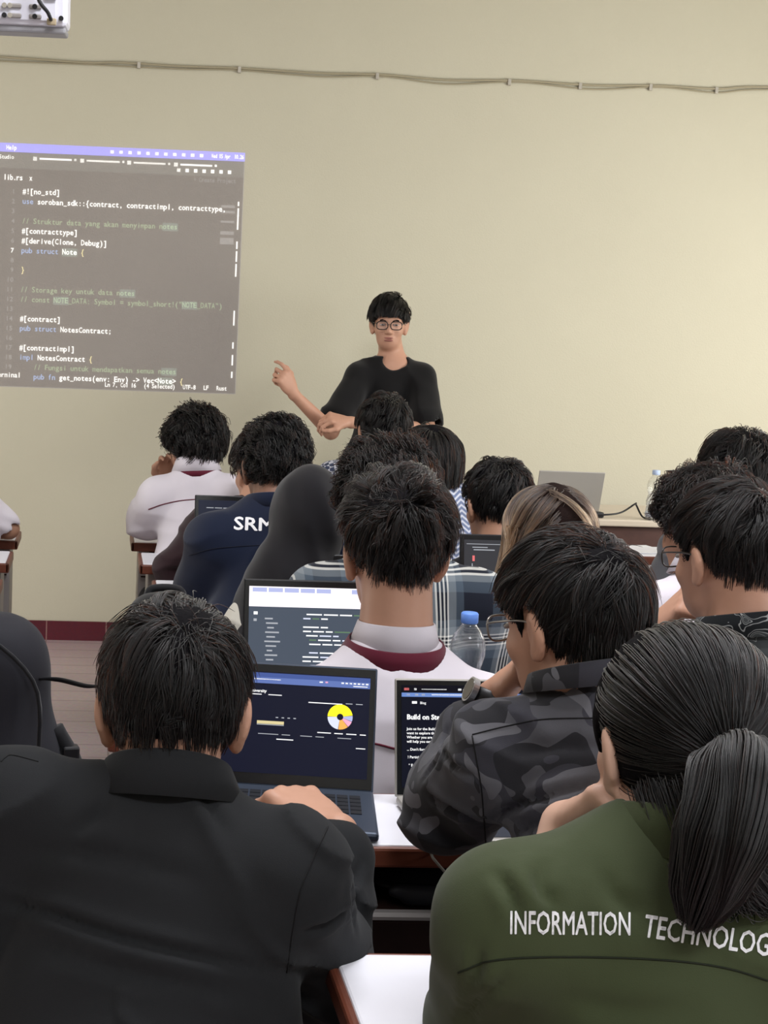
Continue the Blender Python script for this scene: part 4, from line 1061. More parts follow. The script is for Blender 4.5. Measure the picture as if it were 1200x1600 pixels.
# charging cable over the desk edge, pouch on the shelf
p0 = onz(668, 1318, .7235)
pts_ = [p0 + V3(.04, .12, .001), p0 + V3(.01, .05, .001), p0 + V3(0, .0, .003), V3(p0[0]+.004, 2.100, .71), at(680, 1345, 2.185), at(700, 1368, 2.17), at(722, 1392, 2.16), at(745, 1440, 2.15), at(750, 1600, 2.15)]
tag(MB().tube(smooth_path(pts_, 8), .0022, 8).build('charging_cable', mat('grey_cable', (.30, .30, .27), .5), None, p0, True), 'thin pale charging cable hanging over the brown desk edge', 'cable')
F = Field((.42, 2.10, .58), (.86, 2.40, .68), .006); F.ell((.62, 2.25, .616), (.15, .09, .019), None, .01); F.cap((.50, 2.17, .624), (.74, 2.16, .618), .012, .010, .015); F.cap((.52, 2.165, .612), (.76, 2.16, .609), .010, .009, .01)
V, Fc = F.mesh(1); tag(mesh_obj('pouch', V, Fc, mat('black_nylon', (.018, .018, .022), .5, .4), None, V3(.62, 2.24, .596), True), 'flat black pouch lying on the shelf under the laptop desk', 'pouch')

# backpacks
def backpack(c, label, h=.46, w=.34, d=.2, m=None, yaw=0):
    m = m or cloth_mat('dark_grey_nylon', (.022, .022, .028), (.017, .017, .022), .7, 900, .3, .05)
    mm2 = cloth_mat('black_webbing', (.010, .010, .012), None, .7)
    b = empty('backpack', tuple(c), math.radians(yaw)); tag(b, label, 'backpack')
    F = Field((-w, -d-.1, -.06), (w, d+.1, h+.08), .008)
    F.ell((0, 0, h*.42), (w*.5, d*.5, h*.46), None, .05); F.cap((-w*.3, 0, .08), (w*.3, 0, .08), d*.46, d*.46, .08); F.cap((-w*.2, 0, h*.82), (w*.2, 0, h*.82), d*.34, d*.34, .08)
    mm, pw = F.pts(.04); F.d[tuple(mm.T)] += (.006*vnoise(pw[:, 0]*14, pw[:, 1]*14, pw[:, 2]*9)).astype(np.float32)
    V, Fc = F.mesh(1); mesh_obj('body', V, Fc, m, b, None, True)
    F = Field((-w, -d-.12, 0), (w, 0, h), .008); F.ell((0, -d*.44, h*.26), (w*.40, .06, h*.22), None, .03); V, Fc = F.mesh(1); mesh_obj('front_pocket', V, Fc, m, b, None, True)
    MB().tube(smooth_path([V3(-w*.33, -d*.50, h*.55), V3(-w*.30, -d*.45, h*.80), V3(0, -d*.35, h*.94), V3(w*.30, -d*.45, h*.80), V3(w*.33, -d*.50, h*.55)], 6), .004, 6).build('zip', mm2, b, None, True)
    for q in (-1, 1): MB().tube(smooth_path([V3(.29*w*q, d*.42, h*.86), V3(.40*w*q, d*.75, h*.62), V3(.42*w*q, d*.72, h*.35), V3(.38*w*q, d*.45, h*.08)], 6), w*.045, 8).build('shoulder_strap', mm2, b, None, True)
    MB().tube(smooth_path([V3(-.04, d*.25, h*.93), V3(-.03, d*.3, h*1.02), V3(.03, d*.3, h*1.02), V3(.04, d*.25, h*.93)], 5), .009, 8).build('carry_loop', mm2, b, None, True)
    MB().tube(smooth_path([V3(w*.44, -.02, h*.62), V3(w*.54, -.03, h*.48), V3(w*.50, -.03, h*.30), V3(w*.42, -.02, h*.16)], 6), .016, 8).build('side_strap', mm2, b, None, True)
    MB().box((w*.47, -.045, h*.52), (w*.545, -.02, h*.57), .004).build('buckle', BLACKP, b)
    return b
st = empty('stool', (-.235, 2.43, 0)); tag(st, 'brown stool carrying the dark grey backpack at the left edge', 'stool')
MB().box((-.20, -.17, .40), (.20, .17, .43), .006).build('seat', WOOD, st)
for x in (-.17, .17):
    for y in (-.14, .14): MB().tube([V3(x, y, 0), V3(x, y, .405)], .013, 8).build('leg', GREYM, st)
backpack((-.235, 2.43, .432), 'dark grey backpack standing on a stool at the left edge', h=.60, w=.40, d=.24, yaw=12)
q = at(258, 990, 3.10); st2 = empty('stool', (q[0], q[1], 0)); tag(st2, 'brown stool behind the head of the man in the black suit', 'stool')
MB().box((-.12, -.13, .62), (.12, .13, .65), .006).build('seat', WOOD, st2)
for x in (-.10, .10):
    for y in (-.10, .10): MB().tube([V3(x, y, 0), V3(x, y, .622)], .012, 8).build('leg', GREYM, st2)
backpack((q[0], q[1], .65), 'black bag peeking out above the hair of the man in the black suit', h=.285, w=.15, d=.16, m=cloth_mat('black_bag_nylon', (.012, .012, .013)))
# cord from the backpack over the aisle
a, b = at(58, 1061, 2.45), at(165, 1077, 2.35)
pts_ = [a, a+(b-a)*.33+V3(0, 0, .006), a+(b-a)*.7+V3(0, 0, .002), b, at(215, 1110, 2.3), at(260, 1300, 2.3)]
mb = MB().tube(smooth_path(pts_, 8), .0028, 6); mb.tube(smooth_path([p+V3(0, .004, -.005*math.sin(i*1.1)) for i, p in enumerate(pts_)], 8), .0022, 6)
tag(mb.build('strap_cord', BLACKP, None, a, True), 'dark double cord stretched from the grey backpack across the aisle', 'cord')

# ------------------------------------------------------------------ the people
GLD = mat('dark_glasses_frame', (.02, .015, .013), .35, .5); GLM = mat('steel_glasses_frame', (.25, .23, .21), .3, .5, metal=.8)
def wcollar(m=WHITESH, **k):
    d = dict(m=m, r0=.086, r1=.070, h=.046, z=.030, gap=.45, dip=.35, tilt=-.10); d.update(k); return d
# man in the black suit
suit = person('suit', 'person from behind in a black suit typing on the dashboard laptop', (271, 1112, 1.85), s=1.07, yaw=-6, pitch=16, byaw=-4, res=.005, lean=.10, skin=SKIN,
    SL=(10, 1262, 1.80), SR=(448, 1362, 1.76), neck=(256, 1292, 1.80),
    arms=dict(L=dict(el=(-80, 1580, 1.82), wr=(-120, 1400, 2.15)),
              R=dict(el=(512, 1528, 1.93), wr=(528, 1302, 2.07), to=(455, 1250, 2.16), hn=(.25, -.35, 1), hand=dict(curl=(44, 40, 40, 44), side=-1, size=1.14, spread=10))),
    shirt=dict(name='jacket', m=SUITM, t=.020, sleeve=1.80, arm=1.0, fold=(5, 17, .0075), twist=.5, seed=2, waist=1.02, res=.006, creases=[([(0, 1408), (80, 1428), (180, 1462), (300, 1492), (420, 1516)], .010, .010), ([(40, 1330), (160, 1335), (300, 1372)], .016, .005), ([(60, 1480), (200, 1520), (400, 1560)], .014, .005), ([(565, 1345), (545, 1400), (555, 1450)], .010, .008), ([(470, 1460), (520, 1440), (560, 1400)], .010, .008), ([(300, 1225), (330, 1262), (350, 1300)], .012, .005), ([(180, 1230), (150, 1275), (110, 1310)], .014, .006)],
               collar=[dict(name='jacket_collar', m=SUITM, r0=.098, r1=.078, h=.056, z=.034, gap=.9, dip=.5, tilt=.02, sx=1.0)]),
    hair=dict(n=11000, rad=.00050, side_up=.012, th=(.008, .012, .024), top=.085, side=.04, nape=.085, over=.075, sweep=(.35, .5, 0), crown=(.02, -.07, .10), guides=420, seed=3, drop=.045, fuzz=.003, m=HAIR))
# man in the camouflage shirt with glasses
camoP = person('camo', 'person in a grey camouflage shirt and glasses, chin resting on fist', (893, 976, 1.98), s=.97, yaw=30, pitch=14, roll=0, byaw=16, res=.005, lean=.10, skin=SKIN,
    SL=(788, 1180, 1.97), SR=(1075, 1190, 1.86), neck=(928, 1098, 1.94),
    arms=dict(L=dict(el=(698, 1258, 2.14), wr=(772, 1090, 2.15), to=(818, 1040, 2.11), hn=(-.5, .1, .9), hand=dict(curl=(78, 80, 80, 80), side=-1, thumb=(20, 30))),
              R=dict(el=(1130, 1400, 1.9), wr=(1000, 1330, 2.15))),
    shirt=dict(m=CAMO, t=.018, sleeve=1.62, arm=1.10, fold=(8, 17, .0065), twist=-.3, seed=5, waist=.86, creases=[([(700, 1140), (690, 1180), (660, 1220)], .008, .008), ([(755, 1290), (800, 1262), (870, 1238), (940, 1222)], .009, .009), ([(690, 1170), (715, 1200), (745, 1215)], .008, .008), ([(665, 1240), (700, 1262), (748, 1285)], .009, .009), ([(770, 1330), (830, 1290), (900, 1275)], .010, .007), ([(800, 1180), (880, 1165), (960, 1170)], .012, .004)],
               collar=[wcollar(CAMO, r0=.088, r1=.078, h=.032, z=.022)]),
    glasses=GLM, hair=dict(n=11000, rad=.00052, side_up=.022, th=(.014, .018, .024), top=.10, side=.065, nape=.05, sweep=(-.2, .5, 0), crown=(.0, -.075, .09), guides=420, seed=8, drop=.045, m=HAIR, fuzz=.003, over=.008))
# woman in the green jacket
girl = person('girl', 'person with a black ponytail in a green jacket with white lettering', (1064, 1168, 1.55), s=1.04, yaw=6, pitch=8, byaw=4, res=.005, lean=.06, skin=SKINP,
    SL=(812, 1452, 1.48), SR=(1335, 1500, 1.42), neck=(1062, 1330, 1.50),
    arms=dict(L=dict(el=(772, 1600, 1.62), wr=(884, 1290, 1.68), to=(950, 1250, 1.62), hn=(-.3, .5, .8), hand=dict(curl=(45, 50, 52, 55), side=-1, thumb=(30, 20))),
              R=dict(el=(1420, 1600, 1.55), wr=(1330, 1500, 1.72))),
    shirt=dict(name='jacket', m=OLIVE, t=.024, sleeve=1.05, arm=1.10, fold=(7, 10, .005), twist=.2, seed=9, waist=.98, creases=[([(775, 1360), (800, 1400), (815, 1450)], .010, .008), ([(850, 1335), (845, 1385), (870, 1420)], .012, .006), ([(725, 1560), (745, 1520), (752, 1480)], .010, .008), ([(720, 1600), (750, 1560), (790, 1530)], .010, .007), ([(880, 1560), (980, 1580), (1080, 1575)], .016, .004), ([(940, 1350), (960, 1400), (1010, 1430)], .014, .004)],
               collar=[dict(name='jacket_collar', m=OLIVE, r0=.092, r1=.072, h=.052, z=.0, gap=.5, dip=.45, tilt=-.25)]),
    hair=None)
# boy with the maroon collar
cen = person('cen', 'person in a white shirt with maroon collar band, short black hair', (616, 868, 2.76), s=1.10, yaw=2, pitch=6, res=.005, skin=SKIN, neck_r=.060,
    SL=(478, 1112, 2.72), SR=(757, 1116, 2.72), neck=(616, 1050, 2.72),
    shirt=dict(m=WHITESH, t=.014, sleeve=.9, fold=(6, 12, .005), seed=11,
               collar=[wcollar(r0=.083, r1=.070, h=.052, z=.052, gap=.5, tilt=-.28, dip=.3), dict(name='collar_stripe', m=MAROONP, r0=.106, r1=.088, h=.034, z=.028, gap=.5, tilt=-.30, dip=.1)]),
    hair=dict(n=10000, rad=.00062, side_up=.030, over=.004, th=(.003, .014, .040), top=.085, side=.040, nape=.012, sweep=(.1, .6, .0), crown=(-.005, -.085, .085), guides=300, seed=13, drop=-.008, fade=.05, clump=.7, vol=1.15, wild=.45, fuzz=.004, lump=.007, m=HAIRB))
# person with line print shirt
p11 = person('p11', 'person in a black line print shirt with tapered hair, hand at the chin', (1140, 874, 2.55), s=.99, yaw=20, pitch=8, byaw=12, res=.0055, skin=SKIN,
    SL=(1040, 1075, 2.55), SR=(1290, 1080, 2.45), neck=(1165, 1000, 2.52),
    arms=dict(L=dict(el=(985, 1170, 2.78), wr=(1022, 985, 2.80), to=(1078, 935, 2.72), hn=(-.55, -.2, .8), hand=dict(curl=(50, 55, 55, 60), side=-1, size=1.1))),
    shirt=dict(m=BATIK, t=.016, sleeve=1.5, fold=(7, 14, .006), seed=15, collar=[wcollar(BATIK, r0=.090, r1=.076, h=.04, z=.012)]),
    glasses=GLD, hair=dict(n=8000, rad=.0006, side_up=.016, over=.005, th=(.004, .015, .028), top=.085, side=.04, nape=.014, sweep=(-.3, .5, 0), guides=300, seed=17, fade=.075, m=HAIRB))
# wavy brown hair
p12 = person('p12', 'person with tousled wavy brown black hair in a white shirt', (1105, 830, 3.1), s=1.0, yaw=24, pitch=10, byaw=15, skin=SKIN,
    SL=(1018, 962, 3.05), SR=(1190, 980, 3.0), neck=(1110, 920, 3.06),
    shirt=dict(m=WHITESH, t=.016, sleeve=.9, seed=19, collar=[wcollar()]),
    hair=dict(n=7000, rad=.00065, side_up=.012, over=.006, th=(.012, .024, .036), top=.12, side=.06, nape=.035, curl=.010, curlf=1.6, wild=.7, fuzz=.006, guides=260, seed=21, sweep=(0, .5, .1), m=hairmat('brown_black_hair', .975, .2, .4), lump=.009))
# plaid shirt
plaid = person('plaid', 'person with curly black hair in a plaid shirt', (603, 796, 3.25), s=1.08, yaw=-4, pitch=12, skin=SKIN2,
    SL=(502, 938, 3.2), SR=(748, 948, 3.2), neck=(622, 888, 3.22), lean=.05,
    shirt=dict(m=PLAID, t=.020, sleeve=1.3, arm=1.1, fold=(7, 12, .006), seed=23, collar=[wcollar(PLAID)]),
    hair=dict(n=7000, rad=.0007, th=(.014, .028, .040), top=.09, side=.06, nape=.03, curl=.013, curlf=2.4, wild=.8, fuzz=.007, guides=300, seed=25, m=HAIRB, lump=.010))
# blonde tips
blonde = person('blonde', 'person with long dark hair fading to blonde tips', (856, 842, 3.45), s=1.06, yaw=4, pitch=8, skin=SKIN, shirt=dict(m=cloth_mat('grey_blouse_cloth', (.20, .19, .19)), sleeve=1.0, seed=27), hair=None)
# headscarf
hij = person('hijab', 'person wearing a plain black headscarf over a black top', (478, 806, 3.70), s=1.0, yaw=14, pitch=10, skin=SKIN, neck=(455, 915, 3.68), SL=(392, 975, 3.66), SR=(560, 985, 3.66),
    shirt=dict(name='blouse', m=CREAM, t=.014, sleeve=1.8, seed=29), hair=None)
# navy jacket
navy = person('navy', 'person in a navy jacket with white SRM lettering', (428, 733, 4.1), s=1.05, yaw=8, pitch=12, byaw=-4, skin=SKIN3, neck=(428, 800, 4.05), SL=(338, 850, 4.02), SR=(520, 855, 4.0),
    arms=dict(L=dict(el=(308, 950, 4.15), wr=(350, 960, 4.36))),
    shirt=dict(name='jacket', m=NAVY, t=.026, sleeve=1.8, arm=1.12, fold=(8, 10, .008), seed=31, waist=.95, collar=[dict(name='jacket_collar', m=NAVY, r0=.090, r1=.078, h=.04, z=.01, gap=.4, tilt=-.2)]),
    hair=dict(n=5000, rad=.0008, th=(.005, .018, .030), top=.05, side=.03, nape=.012, curl=.008, curlf=2.5, wild=.9, fuzz=.005, fade=.05, seed=33, m=HAIR))
# maroon jacket
mar = person('maroon', 'person in a dark maroon jacket, head behind the navy jacket wearer', (408, 737, 4.76), s=1.03, yaw=22, pitch=12, byaw=6, skin=SKIN, neck=(400, 800, 4.72), SL=(332, 822, 4.69), SR=(480, 832, 4.66),
    arms=dict(L=dict(el=(275, 888, 4.78), wr=(310, 870, 4.95))),
    shirt=dict(name='jacket', m=MAROONJ, t=.020, sleeve=1.9, arm=1.1, seed=35, waist=.9), hair=dict(n=3000, rad=.0009, seed=37, th=(.008, .024, .032), top=.07, side=.05, nape=.03))
# white shirt nearest the wall
wha = person('whiteA', 'person with curly black hair in a white shirt, elbow on the first desk', (303, 700, 5.2), s=1.05, yaw=24, pitch=10, byaw=4, skin=SKIN, neck=(308, 748, 5.16), SL=(248, 778, 5.14), SR=(362, 780, 5.1),
    arms=dict(L=dict(el=(229, 812, 5.24), wr=(258, 762, 5.36), to=(262, 735, 5.32))),
    shirt=dict(m=WHITESH, t=.018, sleeve=1.25, arm=1.1, fold=(7, 12, .007), seed=39, waist=.95,
               collar=[wcollar(r0=.088, r1=.07, h=.055, gap=.5, tilt=-.25), dict(name='collar_stripe', m=MAROONP, r0=.091, r1=.083, h=.02, z=.012, gap=.5, tilt=-.28, dip=.1)]),
    hair=dict(n=5000, rad=.0010, th=(.012, .028, .036), top=.09, side=.06, nape=.03, curl=.011, curlf=2.0, wild=.8, fuzz=.007, seed=41, m=HAIR, lump=.009))
# check shirt in front of the presenter
p17 = person('p17', 'person with round black hair in a small check shirt, before the presenter', (598, 676, 5.25), s=1.05, yaw=6, pitch=8, skin=SKIN, neck=(580, 730, 5.2), SL=(524, 752, 5.15), SR=(650, 770, 5.15),
    shirt=dict(m=CHECK, t=.018, sleeve=.9, seed=43, collar=[wcollar(CHECK)]), hair=dict(n=3500, rad=.0010, th=(.010, .020, .028), top=.06, side=.045, nape=.025, seed=45, fade=.02))
# bob hair
bob = person('bob', 'person with straight black chin length hair in a blue zigzag shirt', (671, 728, 4.6), s=1.04, yaw=-6, pitch=6, skin=SKIN, neck=(690, 778, 4.58), SL=(620, 798, 4.55), SR=(762, 800, 4.55),
    shirt=dict(m=ZIGZAG, t=.018, sleeve=.9, seed=47), hair=None)
# neat black hair
p15 = person('p15', 'person with neat short black hair tapered at the neck, left of the blonde tips', (776, 792, 4.1), s=1.02, yaw=10, pitch=8, skin=SKIN2, shirt=dict(m=TROUS, t=.015, sleeve=.9, seed=49),
    hair=dict(n=4500, rad=.0008, th=(.004, .016, .026), top=.06, side=.035, nape=.012, sweep=(.2, .3, 0), seed=51, fade=.05, drop=-.006, m=HAIR))
# back right head
p13 = person('p13', 'person with straight shaggy black hair far right before the wall', (1148, 742, 4.6), s=1.06, yaw=10, pitch=4, skin=SKIN, shirt=dict(m=cloth_mat('grey_tee_cloth', (.12, .12, .13)), t=.015, sleeve=.7, seed=53),
    hair=dict(n=4500, rad=.0009, th=(.014, .026, .034), top=.09, side=.07, nape=.05, wild=.5, fuzz=.006, seed=55, drop=.015, m=HAIR, over=.03))
edge = person('edge', 'person at the far right edge, only a sliver of black hair in frame', (1246, 792, 5.3), s=1.0, yaw=10, pitch=6, skin=SKIN, shirt=dict(m=TROUS, t=.015, sleeve=.7, seed=57), hair=dict(n=2000, rad=.0010, seed=59, th=(.012, .024, .030)))
left = person('left', 'person at the left edge, bare elbow resting on the desk', (-95, 720, 5.2), s=1.0, yaw=-8, pitch=8, skin=SKIN2, neck=(-92, 772, 5.18), SL=(-160, 800, 5.16), SR=(-28, 792, 5.16),
    arms=dict(R=dict(el=(14, 826, 5.22), wr=(-66, 834, 5.36))), shirt=dict(m=WHITESH, t=.014, sleeve=.72, seed=61), hair=dict(n=2000, rad=.0010, seed=63))
# presenter
pres = person('presenter', 'person standing by the wall in a black T-shirt and glasses, gesturing', (608, 508, 6.3), s=.93, yaw=169, pitch=4, byaw=176, res=.005, stand=True, skin=SKIN, face=True, rim=.0026,
    neck=(614, 567, 6.33), SL=(657, 590, 6.32), SR=(561, 590, 6.32), pelvis=(1.285, 6.33, .93), neck_r=.054,
    arms=dict(R=dict(el=(517, 674, 6.20), wr=(459, 616, 6.05), to=(446, 594, 6.02), hn=(.6, -.6, -.3), hand=dict(curl=(30, 62, 72, 78), side=1, thumb=(30, 25), size=1.05)),
              L=dict(el=(668, 672, 6.22), wr=(548, 660, 6.06), to=(520, 655, 6.04), hn=(.1, -.5, .85), hand=dict(curl=(42, 46, 48, 52), side=-1, size=1.05))),
    shirt=dict(name='t_shirt', m=BLACKTEE, t=.016, sleeve=.74, arm=1.02, flare=1.25, hole=.014, scoop=-.010, fold=(7, 8, .009), seed=65, waist=.86, hem=.04, res=.007),
    glasses=GLD, hair=dict(n=5000, rad=.0009, th=(.006, .015, .036), top=.090, side=.035, nape=.02, sweep=(.45, .45, 0), crown=(-.01, -.05, .112), front=.008, fringe=.018, over=.004, wild=.25, seed=67, m=HAIR))

# faces that can be seen
def face_bits(info, brows=True, eyes=True, lips=True):
    H, R, s, b, o = info['H'], info['R'], info['s'], info['body'], info['org']
    L = lambda *p: H + R @ (V3(*p)*s)
    for q in (-1, 1):
        if eyes:
            F = Field(L(.031*q, .088, .006)-.02, L(.031*q, .088, .006)+.02, .0016); F.ell(L(.031*q, .0865, .006), V3(.0130, .0105, .0047)*s, R, 0)
            V, Fc = F.mesh(1); e = mesh_obj('eye', V, Fc, mat('eye_white', (.36, .32, .30), .3, .5), b, o, True)
            F = Field(L(.031*q, .097, .006)-.012, L(.031*q, .097, .006)+.012, .0013); F.ell(L(.031*q-.002, .0955, .006), V3(.0058, .0026, .0046)*s, R, 0)
            V, Fc = F.mesh(1); mesh_obj('iris', V, Fc, mat('dark_iris', (.015, .009, .007), .2, .5), e, o, True)
        if brows:
            MB().tube(smooth_path([L(.014*q, .0925, .0235), L(.032*q, .091, .0285), L(.049*q, .078, .0235)], 5), [.0022*s]*5+[.0036*s]*4+[.0016*s]*2, 6).build('eyebrow', CAPM, b, o, True)
    if lips:
        for z, hh in ((-.0545, .0050), (-.0665, .0058)):
            F = Field(L(0, .095, z)-.034, L(0, .095, z)+.034, .002); F.ell(L(0, .0935, z), V3(.022, .0095, hh)*s, R, 0)
            V, Fc = F.mesh(1); mesh_obj('lip', V, Fc, mat('lip_pink', (.30, .12, .10), .4, .4), b, o, True)
face_bits(pres)
for k in ('camo', 'p11'): face_bits(PEOPLE[k])

# wrist watches
def watch(info, side, m, dial=None, back=.028, shift=.012):
    a = info['A'][side]; d = unit(a['wr']-a['el']); c = a['wr'] - d*shift; b, o = info['body'], info['org']
    n = a['hn'] - d*(a['hn'] @ d); n = unit(n); l = np.cross(d, n); vv = []; ff = []; N = 32
    for i in range(N):
        q = 2*math.pi*i/N; r = n*math.cos(q)+l*math.sin(q)
        for rr, z in ((back, -.011), (back+.0045, -.010), (back+.0045, .010), (back, .011)): vv.append(c + r*rr + d*z)
    for i in range(N):
        for k in range(4): ff.append([i*4+k, ((i+1) % N)*4+k, ((i+1) % N)*4+(k+1) % 4, i*4+(k+1) % 4])
    w = mesh_obj('wrist_watch', vv, ff, m, b, o, True)
    if dial is not None:
        for r, h0, h1, mm, nm in ((.020, .003, .012, dial, 'watch_case'), (.017, .012, .0128, mat('watch_glass', (.10, .09, .075), .15, .6), 'watch_dial')):
            p = c + n*back; MB().tube([p+n*h0, p+n*h1], r, 28).build(nm, mm, w, o, False)
watch(camoP, 'L', BLACKP, mat('watch_steel', (.45, .45, .47), .3, .5, metal=.8), .030, .004)
watch(p11, 'L', BLACKP, None, .029, .006)

# headscarf of the person behind the plaid shirt
def headscarf(info):
    H, R, s, Nk, o, f = info['H'], info['R'], info['s'], info['Nk'], info['org'], info['B'] @ V3(0, 1, 0)
    rt = info['B'] @ V3(1, 0, 0); F = Field(np.minimum(H, Nk)-.36, H+.25, .006)
    F.ell(H + R @ (CRC*s) - R @ V3(0, .006, .005), (CRR+.016)*s, R, .02); F.ell(H + R @ V3(0, .03, -.05)*s, V3(.078, .072, .09)*s, R, .05)
    F.cap(H - R @ V3(0, .035, .04), Nk + V3(0, 0, .01), .084, .10, .05)
    F.cap(Nk+V3(0, 0, -.01), info['sl'] + rt*.035 - V3(0, 0, .02), .095, .075, .07); F.cap(Nk+V3(0, 0, -.01), info['sr'] - rt*.035 - V3(0, 0, .02), .095, .075, .07)
    F.ell(Nk - f*.02 - V3(0, 0, .12), (.155, .125, .15), None, .07)
    F.ell(H + R @ V3(0, .115, -.012)*s, V3(.058, .055, .082)*s, R, .01, 'sub')
    m, pw = F.pts(.05); q = (pw-o) @ info['B']
    F.d[tuple(m.T)] += (.007*vnoise(q[:, 0]*14+q[:, 2]*5, q[:, 1]*9, q[:, 2]*5) + .004*vnoise(q[:, 0]*30+q[:, 2]*12, q[:, 1]*20, q[:, 2]*9)).astype(np.float32)
    V, Fc = F.mesh(1); mesh_obj('headscarf', V, Fc, HIJABM, info['body'], o, True)
headscarf(hij)

# long hair
def cap_only(info, sp):
    V, Fc = hair_cap(info['H'], info['R'], info['s'], sp, sp.get('res', .005))
    return mesh_obj('hair', V, Fc, sp.get('cap', CAPM), info['body'], info['org'], True)
def long_hair(info, sp):
    h = cap_only(info, sp); P = grow(info['H'], info['R'], info['s'], sp, sp['n'], np.random.default_rng(sp['seed']))
    hair_strands('hair_strands', P, sp['rad'], sp['m'], h, info['org'])
long_hair(blonde, dict(n=9000, rad=.0007, th=(.022, .026, .028), top=.34, side=.30, nape=.22, long=True, grav=1.0, wild=.12, N=14, parted=True, part=.0, clump=.35, capf=.3, guides=500, seed=71, m=HAIRT, cap=CAPB, drop=.03, fuzz=.004))
long_hair(bob, dict(n=5000, rad=.0009, th=(.020, .026, .028), top=.165, side=.10, nape=.045, long=True, grav=1.0, wild=.12, N=12, clump=.4, capf=.3, seed=73, m=HAIR, drop=.03, crown=(0, -.05, .112), fuzz=.004))

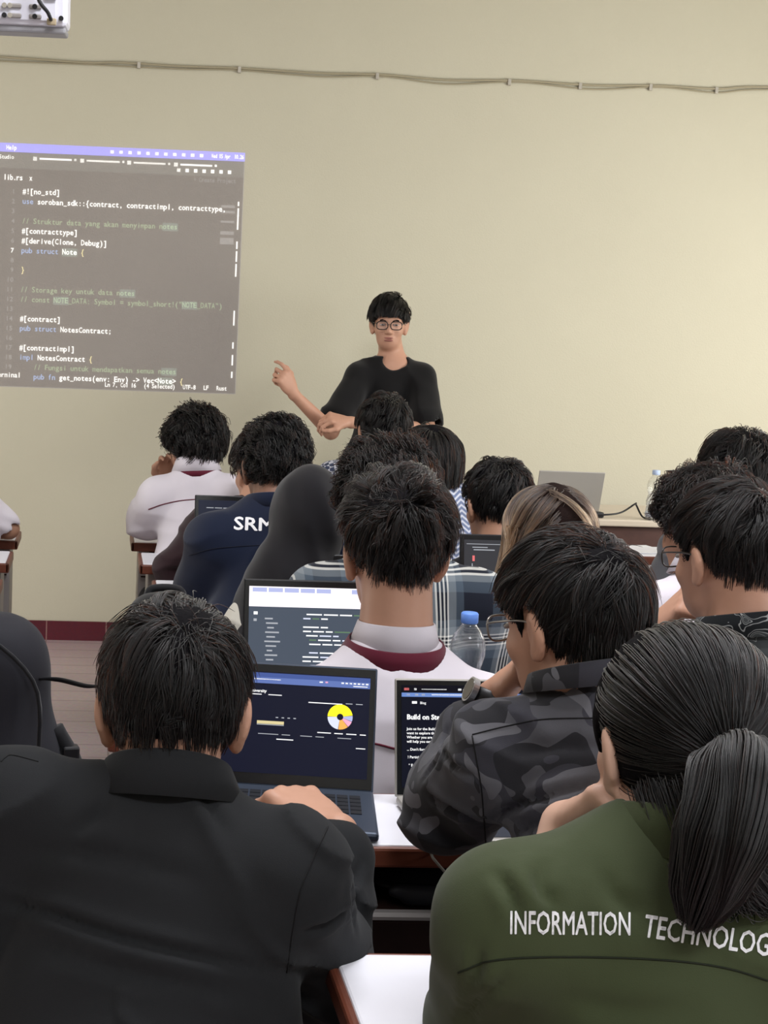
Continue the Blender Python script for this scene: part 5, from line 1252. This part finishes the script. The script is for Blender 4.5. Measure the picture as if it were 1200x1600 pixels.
def ponytail(info):
    H, R, s, o = info['H'], info['R'], info['s'], info['org']; rng = np.random.default_rng(77)
    sp = dict(th=(.022, .015, .016), lump=.002, drop=.055, res=.004, capf=.8, bun=(V3(.0, -.080, -.098), V3(.070, .046, .072))); h = cap_only(info, sp)
    T = np.array(at(1140, 1196, 1.415)); tl = (T-H) @ R/s                       # tie in head space
    n, N = 9000, 12
    u = rng.normal(size=(n*3, 3)); p = CRC+CRR*u/np.linalg.norm(u, axis=1)[:, None]
    p = p[p[:, 2] > hairline(p[:, 1], .055)-.004][:n]; n = len(p)
    ut = (tl-CRC)/CRR; rt_ = np.linalg.norm(ut); ut = ut/rt_; u0 = (p-CRC)/CRR
    dt = np.clip(u0 @ ut, -.98, 1); om = np.arccos(dt); out = []
    off = .006 + .012*rng.random(n); ng = 300; g = rng.integers(0, n, ng)
    goff_ = rng.random(ng); sag = rng.normal(size=(ng, 3))*.03; gi = np.argmin(((p[:, None]-p[None, g])**2).sum(-1), 1)
    for i in range(N):
        t = i/(N-1); a = np.sin((1-t)*om)/np.maximum(np.sin(om), 1e-3); b = np.sin(t*om)/np.maximum(np.sin(om), 1e-3)
        q = u0*a[:, None]+ut*b[:, None] + sag[gi]*math.sin(math.pi*t)
        q /= np.linalg.norm(q, axis=1)[:, None]
        r = 1 + off*(math.sin(math.pi*min(1, t*.9+.05)))/.088; r = r*(1-t**6) + rt_*t**6
        out.append(CRC+CRR*q*r[:, None])
    Q = np.stack(out, 1) + rng.normal(size=(n, 1, 3))*.0012
    wl = np.clip((-.005-p[:, 2])/.05, 0, 1)*(.5+.8*goff_[gi]); tw = np.sin(np.pi*np.linspace(0, 1, N))
    Q[:, :, 2] -= .085*wl[:, None]*tw[None]; Q[:, :, 1] -= .020*wl[:, None]*tw[None]
    hair_strands('hair_strands', H+(Q*s) @ R.T, .00050, HAIR, h, o)
    # loose hair over the nape
    nl = 3500; f = rng.random(nl)*2-1; a0 = np.stack([.074*np.sin(f*1.35), -.045-.055*np.cos(f*1.35), -.005-.03*np.abs(f)], 1)+rng.normal(size=(nl, 3))*.006
    a1 = np.stack([.085*f, -.190+.03*f*f, -.165-.05*rng.random(nl)], 1); a2 = np.array(at(1122, 1300, 1.36)); a2 = np.tile((a2-H) @ R/s, (nl, 1))+rng.normal(size=(nl, 3))*V3(.010, .005, .014)
    tq = np.linspace(0, 1, 12)[None, :, None]
    Q = a0[:, None]*(1-tq)**2 + 2*tq*(1-tq)*a1[:, None] + a2[:, None]*tq**2 + rng.normal(size=(nl, 1, 3))*.002*tq
    hair_strands('hair_strands', H+(Q*s) @ R.T, .00050, HAIR, h, o)
    # the tail
    spine = np.array(smooth_path([T, at(1160, 1182, 1.375), at(1148, 1235, 1.34), at(1128, 1310, 1.33), at(1108, 1380, 1.335), at(1088, 1452, 1.35)], 4))
    K = len(spine); tt = np.linspace(0, 1, K); rad = np.interp(tt, [0, .15, .35, .6, .85, 1], [.012, .030, .043, .043, .030, .012])
    tang = np.gradient(spine, axis=0); tang /= np.linalg.norm(tang, axis=1)[:, None]
    n = 6500; a = rng.random(n)*6.283; rr = np.sqrt(rng.random(n)); endt = .80+.2*rng.random(n); gph = np.round(a*9)/9
    P = np.zeros((n, K, 3))
    for i in range(K):
        tq = np.clip(tt[i]*endt, 0, 1); c = np.stack([np.interp(tq, tt, spine[:, k]) for k in range(3)], 1); rd = np.interp(tq, tt, rad)
        x = np.cos(a)*rr*rd*1.05 + .004*np.sin(tq*7+gph*5); y = np.sin(a)*rr*rd*.75 + .003*np.cos(tq*6+gph*7)
        tg = np.stack([np.interp(tq, tt, tang[:, k]) for k in range(3)], 1); e1 = np.cross(tg, np.cross(CR, tg)); e1 /= np.linalg.norm(e1, axis=1)[:, None]; e2 = np.cross(tg, e1)
        P[:, i] = c + x[:, None]*e1 + y[:, None]*e2
    hair_strands('ponytail', P, .00048, HAIR, h, o)
    F = Field(spine.min(0)-.07, spine.max(0)+.07, .005)
    for i in range(9, K-1): F.cap(spine[i], spine[i+1], rad[i]*.45, rad[i+1]*.45, .01)
    V, Fc = F.mesh(1); mesh_obj('ponytail_core', V, Fc, CAPM, h, o, True)
    c = np.array(at(1156, 1186, 1.378)); ax = unit(spine[3]-spine[1]); l1 = unit(np.cross(ax, V3(0, 0, 1))); l2 = np.cross(ax, l1)
    MB().tube([c + .017*(l1*math.cos(q)+l2*math.sin(q)) for q in np.linspace(0, 6.283, 25)], .005, 8, False).build('hair_tie', mat('black_elastic', (.014, .014, .016), .6, .4), h, o, True)
ponytail(girl)

# lettering and seams on the garments
LET = mat('white_embroidery', (.80, .80, .82), .6, .3)
print_on(girl, 'lettering', 'INFORMATION', (797, 1459), (985, 1461), 36, LET, girl['shirt'], bold=.014)
print_on(girl, 'lettering', 'TECHNOLOGY', (1004, 1463), (1222, 1497), 35, LET, girl['shirt'], bold=.014)
print_on(navy, 'lettering', 'SRM', (365, 827), (428, 830), 20, LET, navy['shirt'], bold=.022)
SEAMD = mat('dark_seam', (.012, .016, .008), .8); SEAMB = mat('black_seam', (.006, .006, .007), .8)
seam(girl, 'yoke_seam', [(716, 1520), (760, 1503), (830, 1496), (950, 1496), (1060, 1502), (1140, 1514), (1199, 1532)], .0011, SEAMD)
seam(suit, 'armhole_seam', [(512, 1292), (492, 1335), (470, 1390), (458, 1450), (448, 1520)], .0012, SEAMB)
seam(suit, 'shoulder_seam', [(2, 1190), (8, 1184), (20, 1180), (60, 1190)], .0010, SEAMB)
seam(camoP, 'yoke_seam', [(738, 1148), (790, 1135), (850, 1124), (930, 1122), (975, 1120)], .0011, SEAMB)
seam(camoP, 'armhole_seam', [(738, 1150), (745, 1190), (752, 1230), (757, 1290), (760, 1330)], .0011, SEAMB)
seam(cen, 'piping', [(560, 1158), (590, 1163), (622, 1171), (660, 1176)], .0022, MAROONP)
seam(wha, 'piping', [(232, 796), (255, 788), (285, 782), (320, 780), (350, 781)], .0022, MAROONP)
seam(navy, 'yoke_seam', [(296, 868), (330, 858), (370, 854), (410, 852), (440, 851)], .0016, mat('navy_seam', (.004, .006, .016), .8))
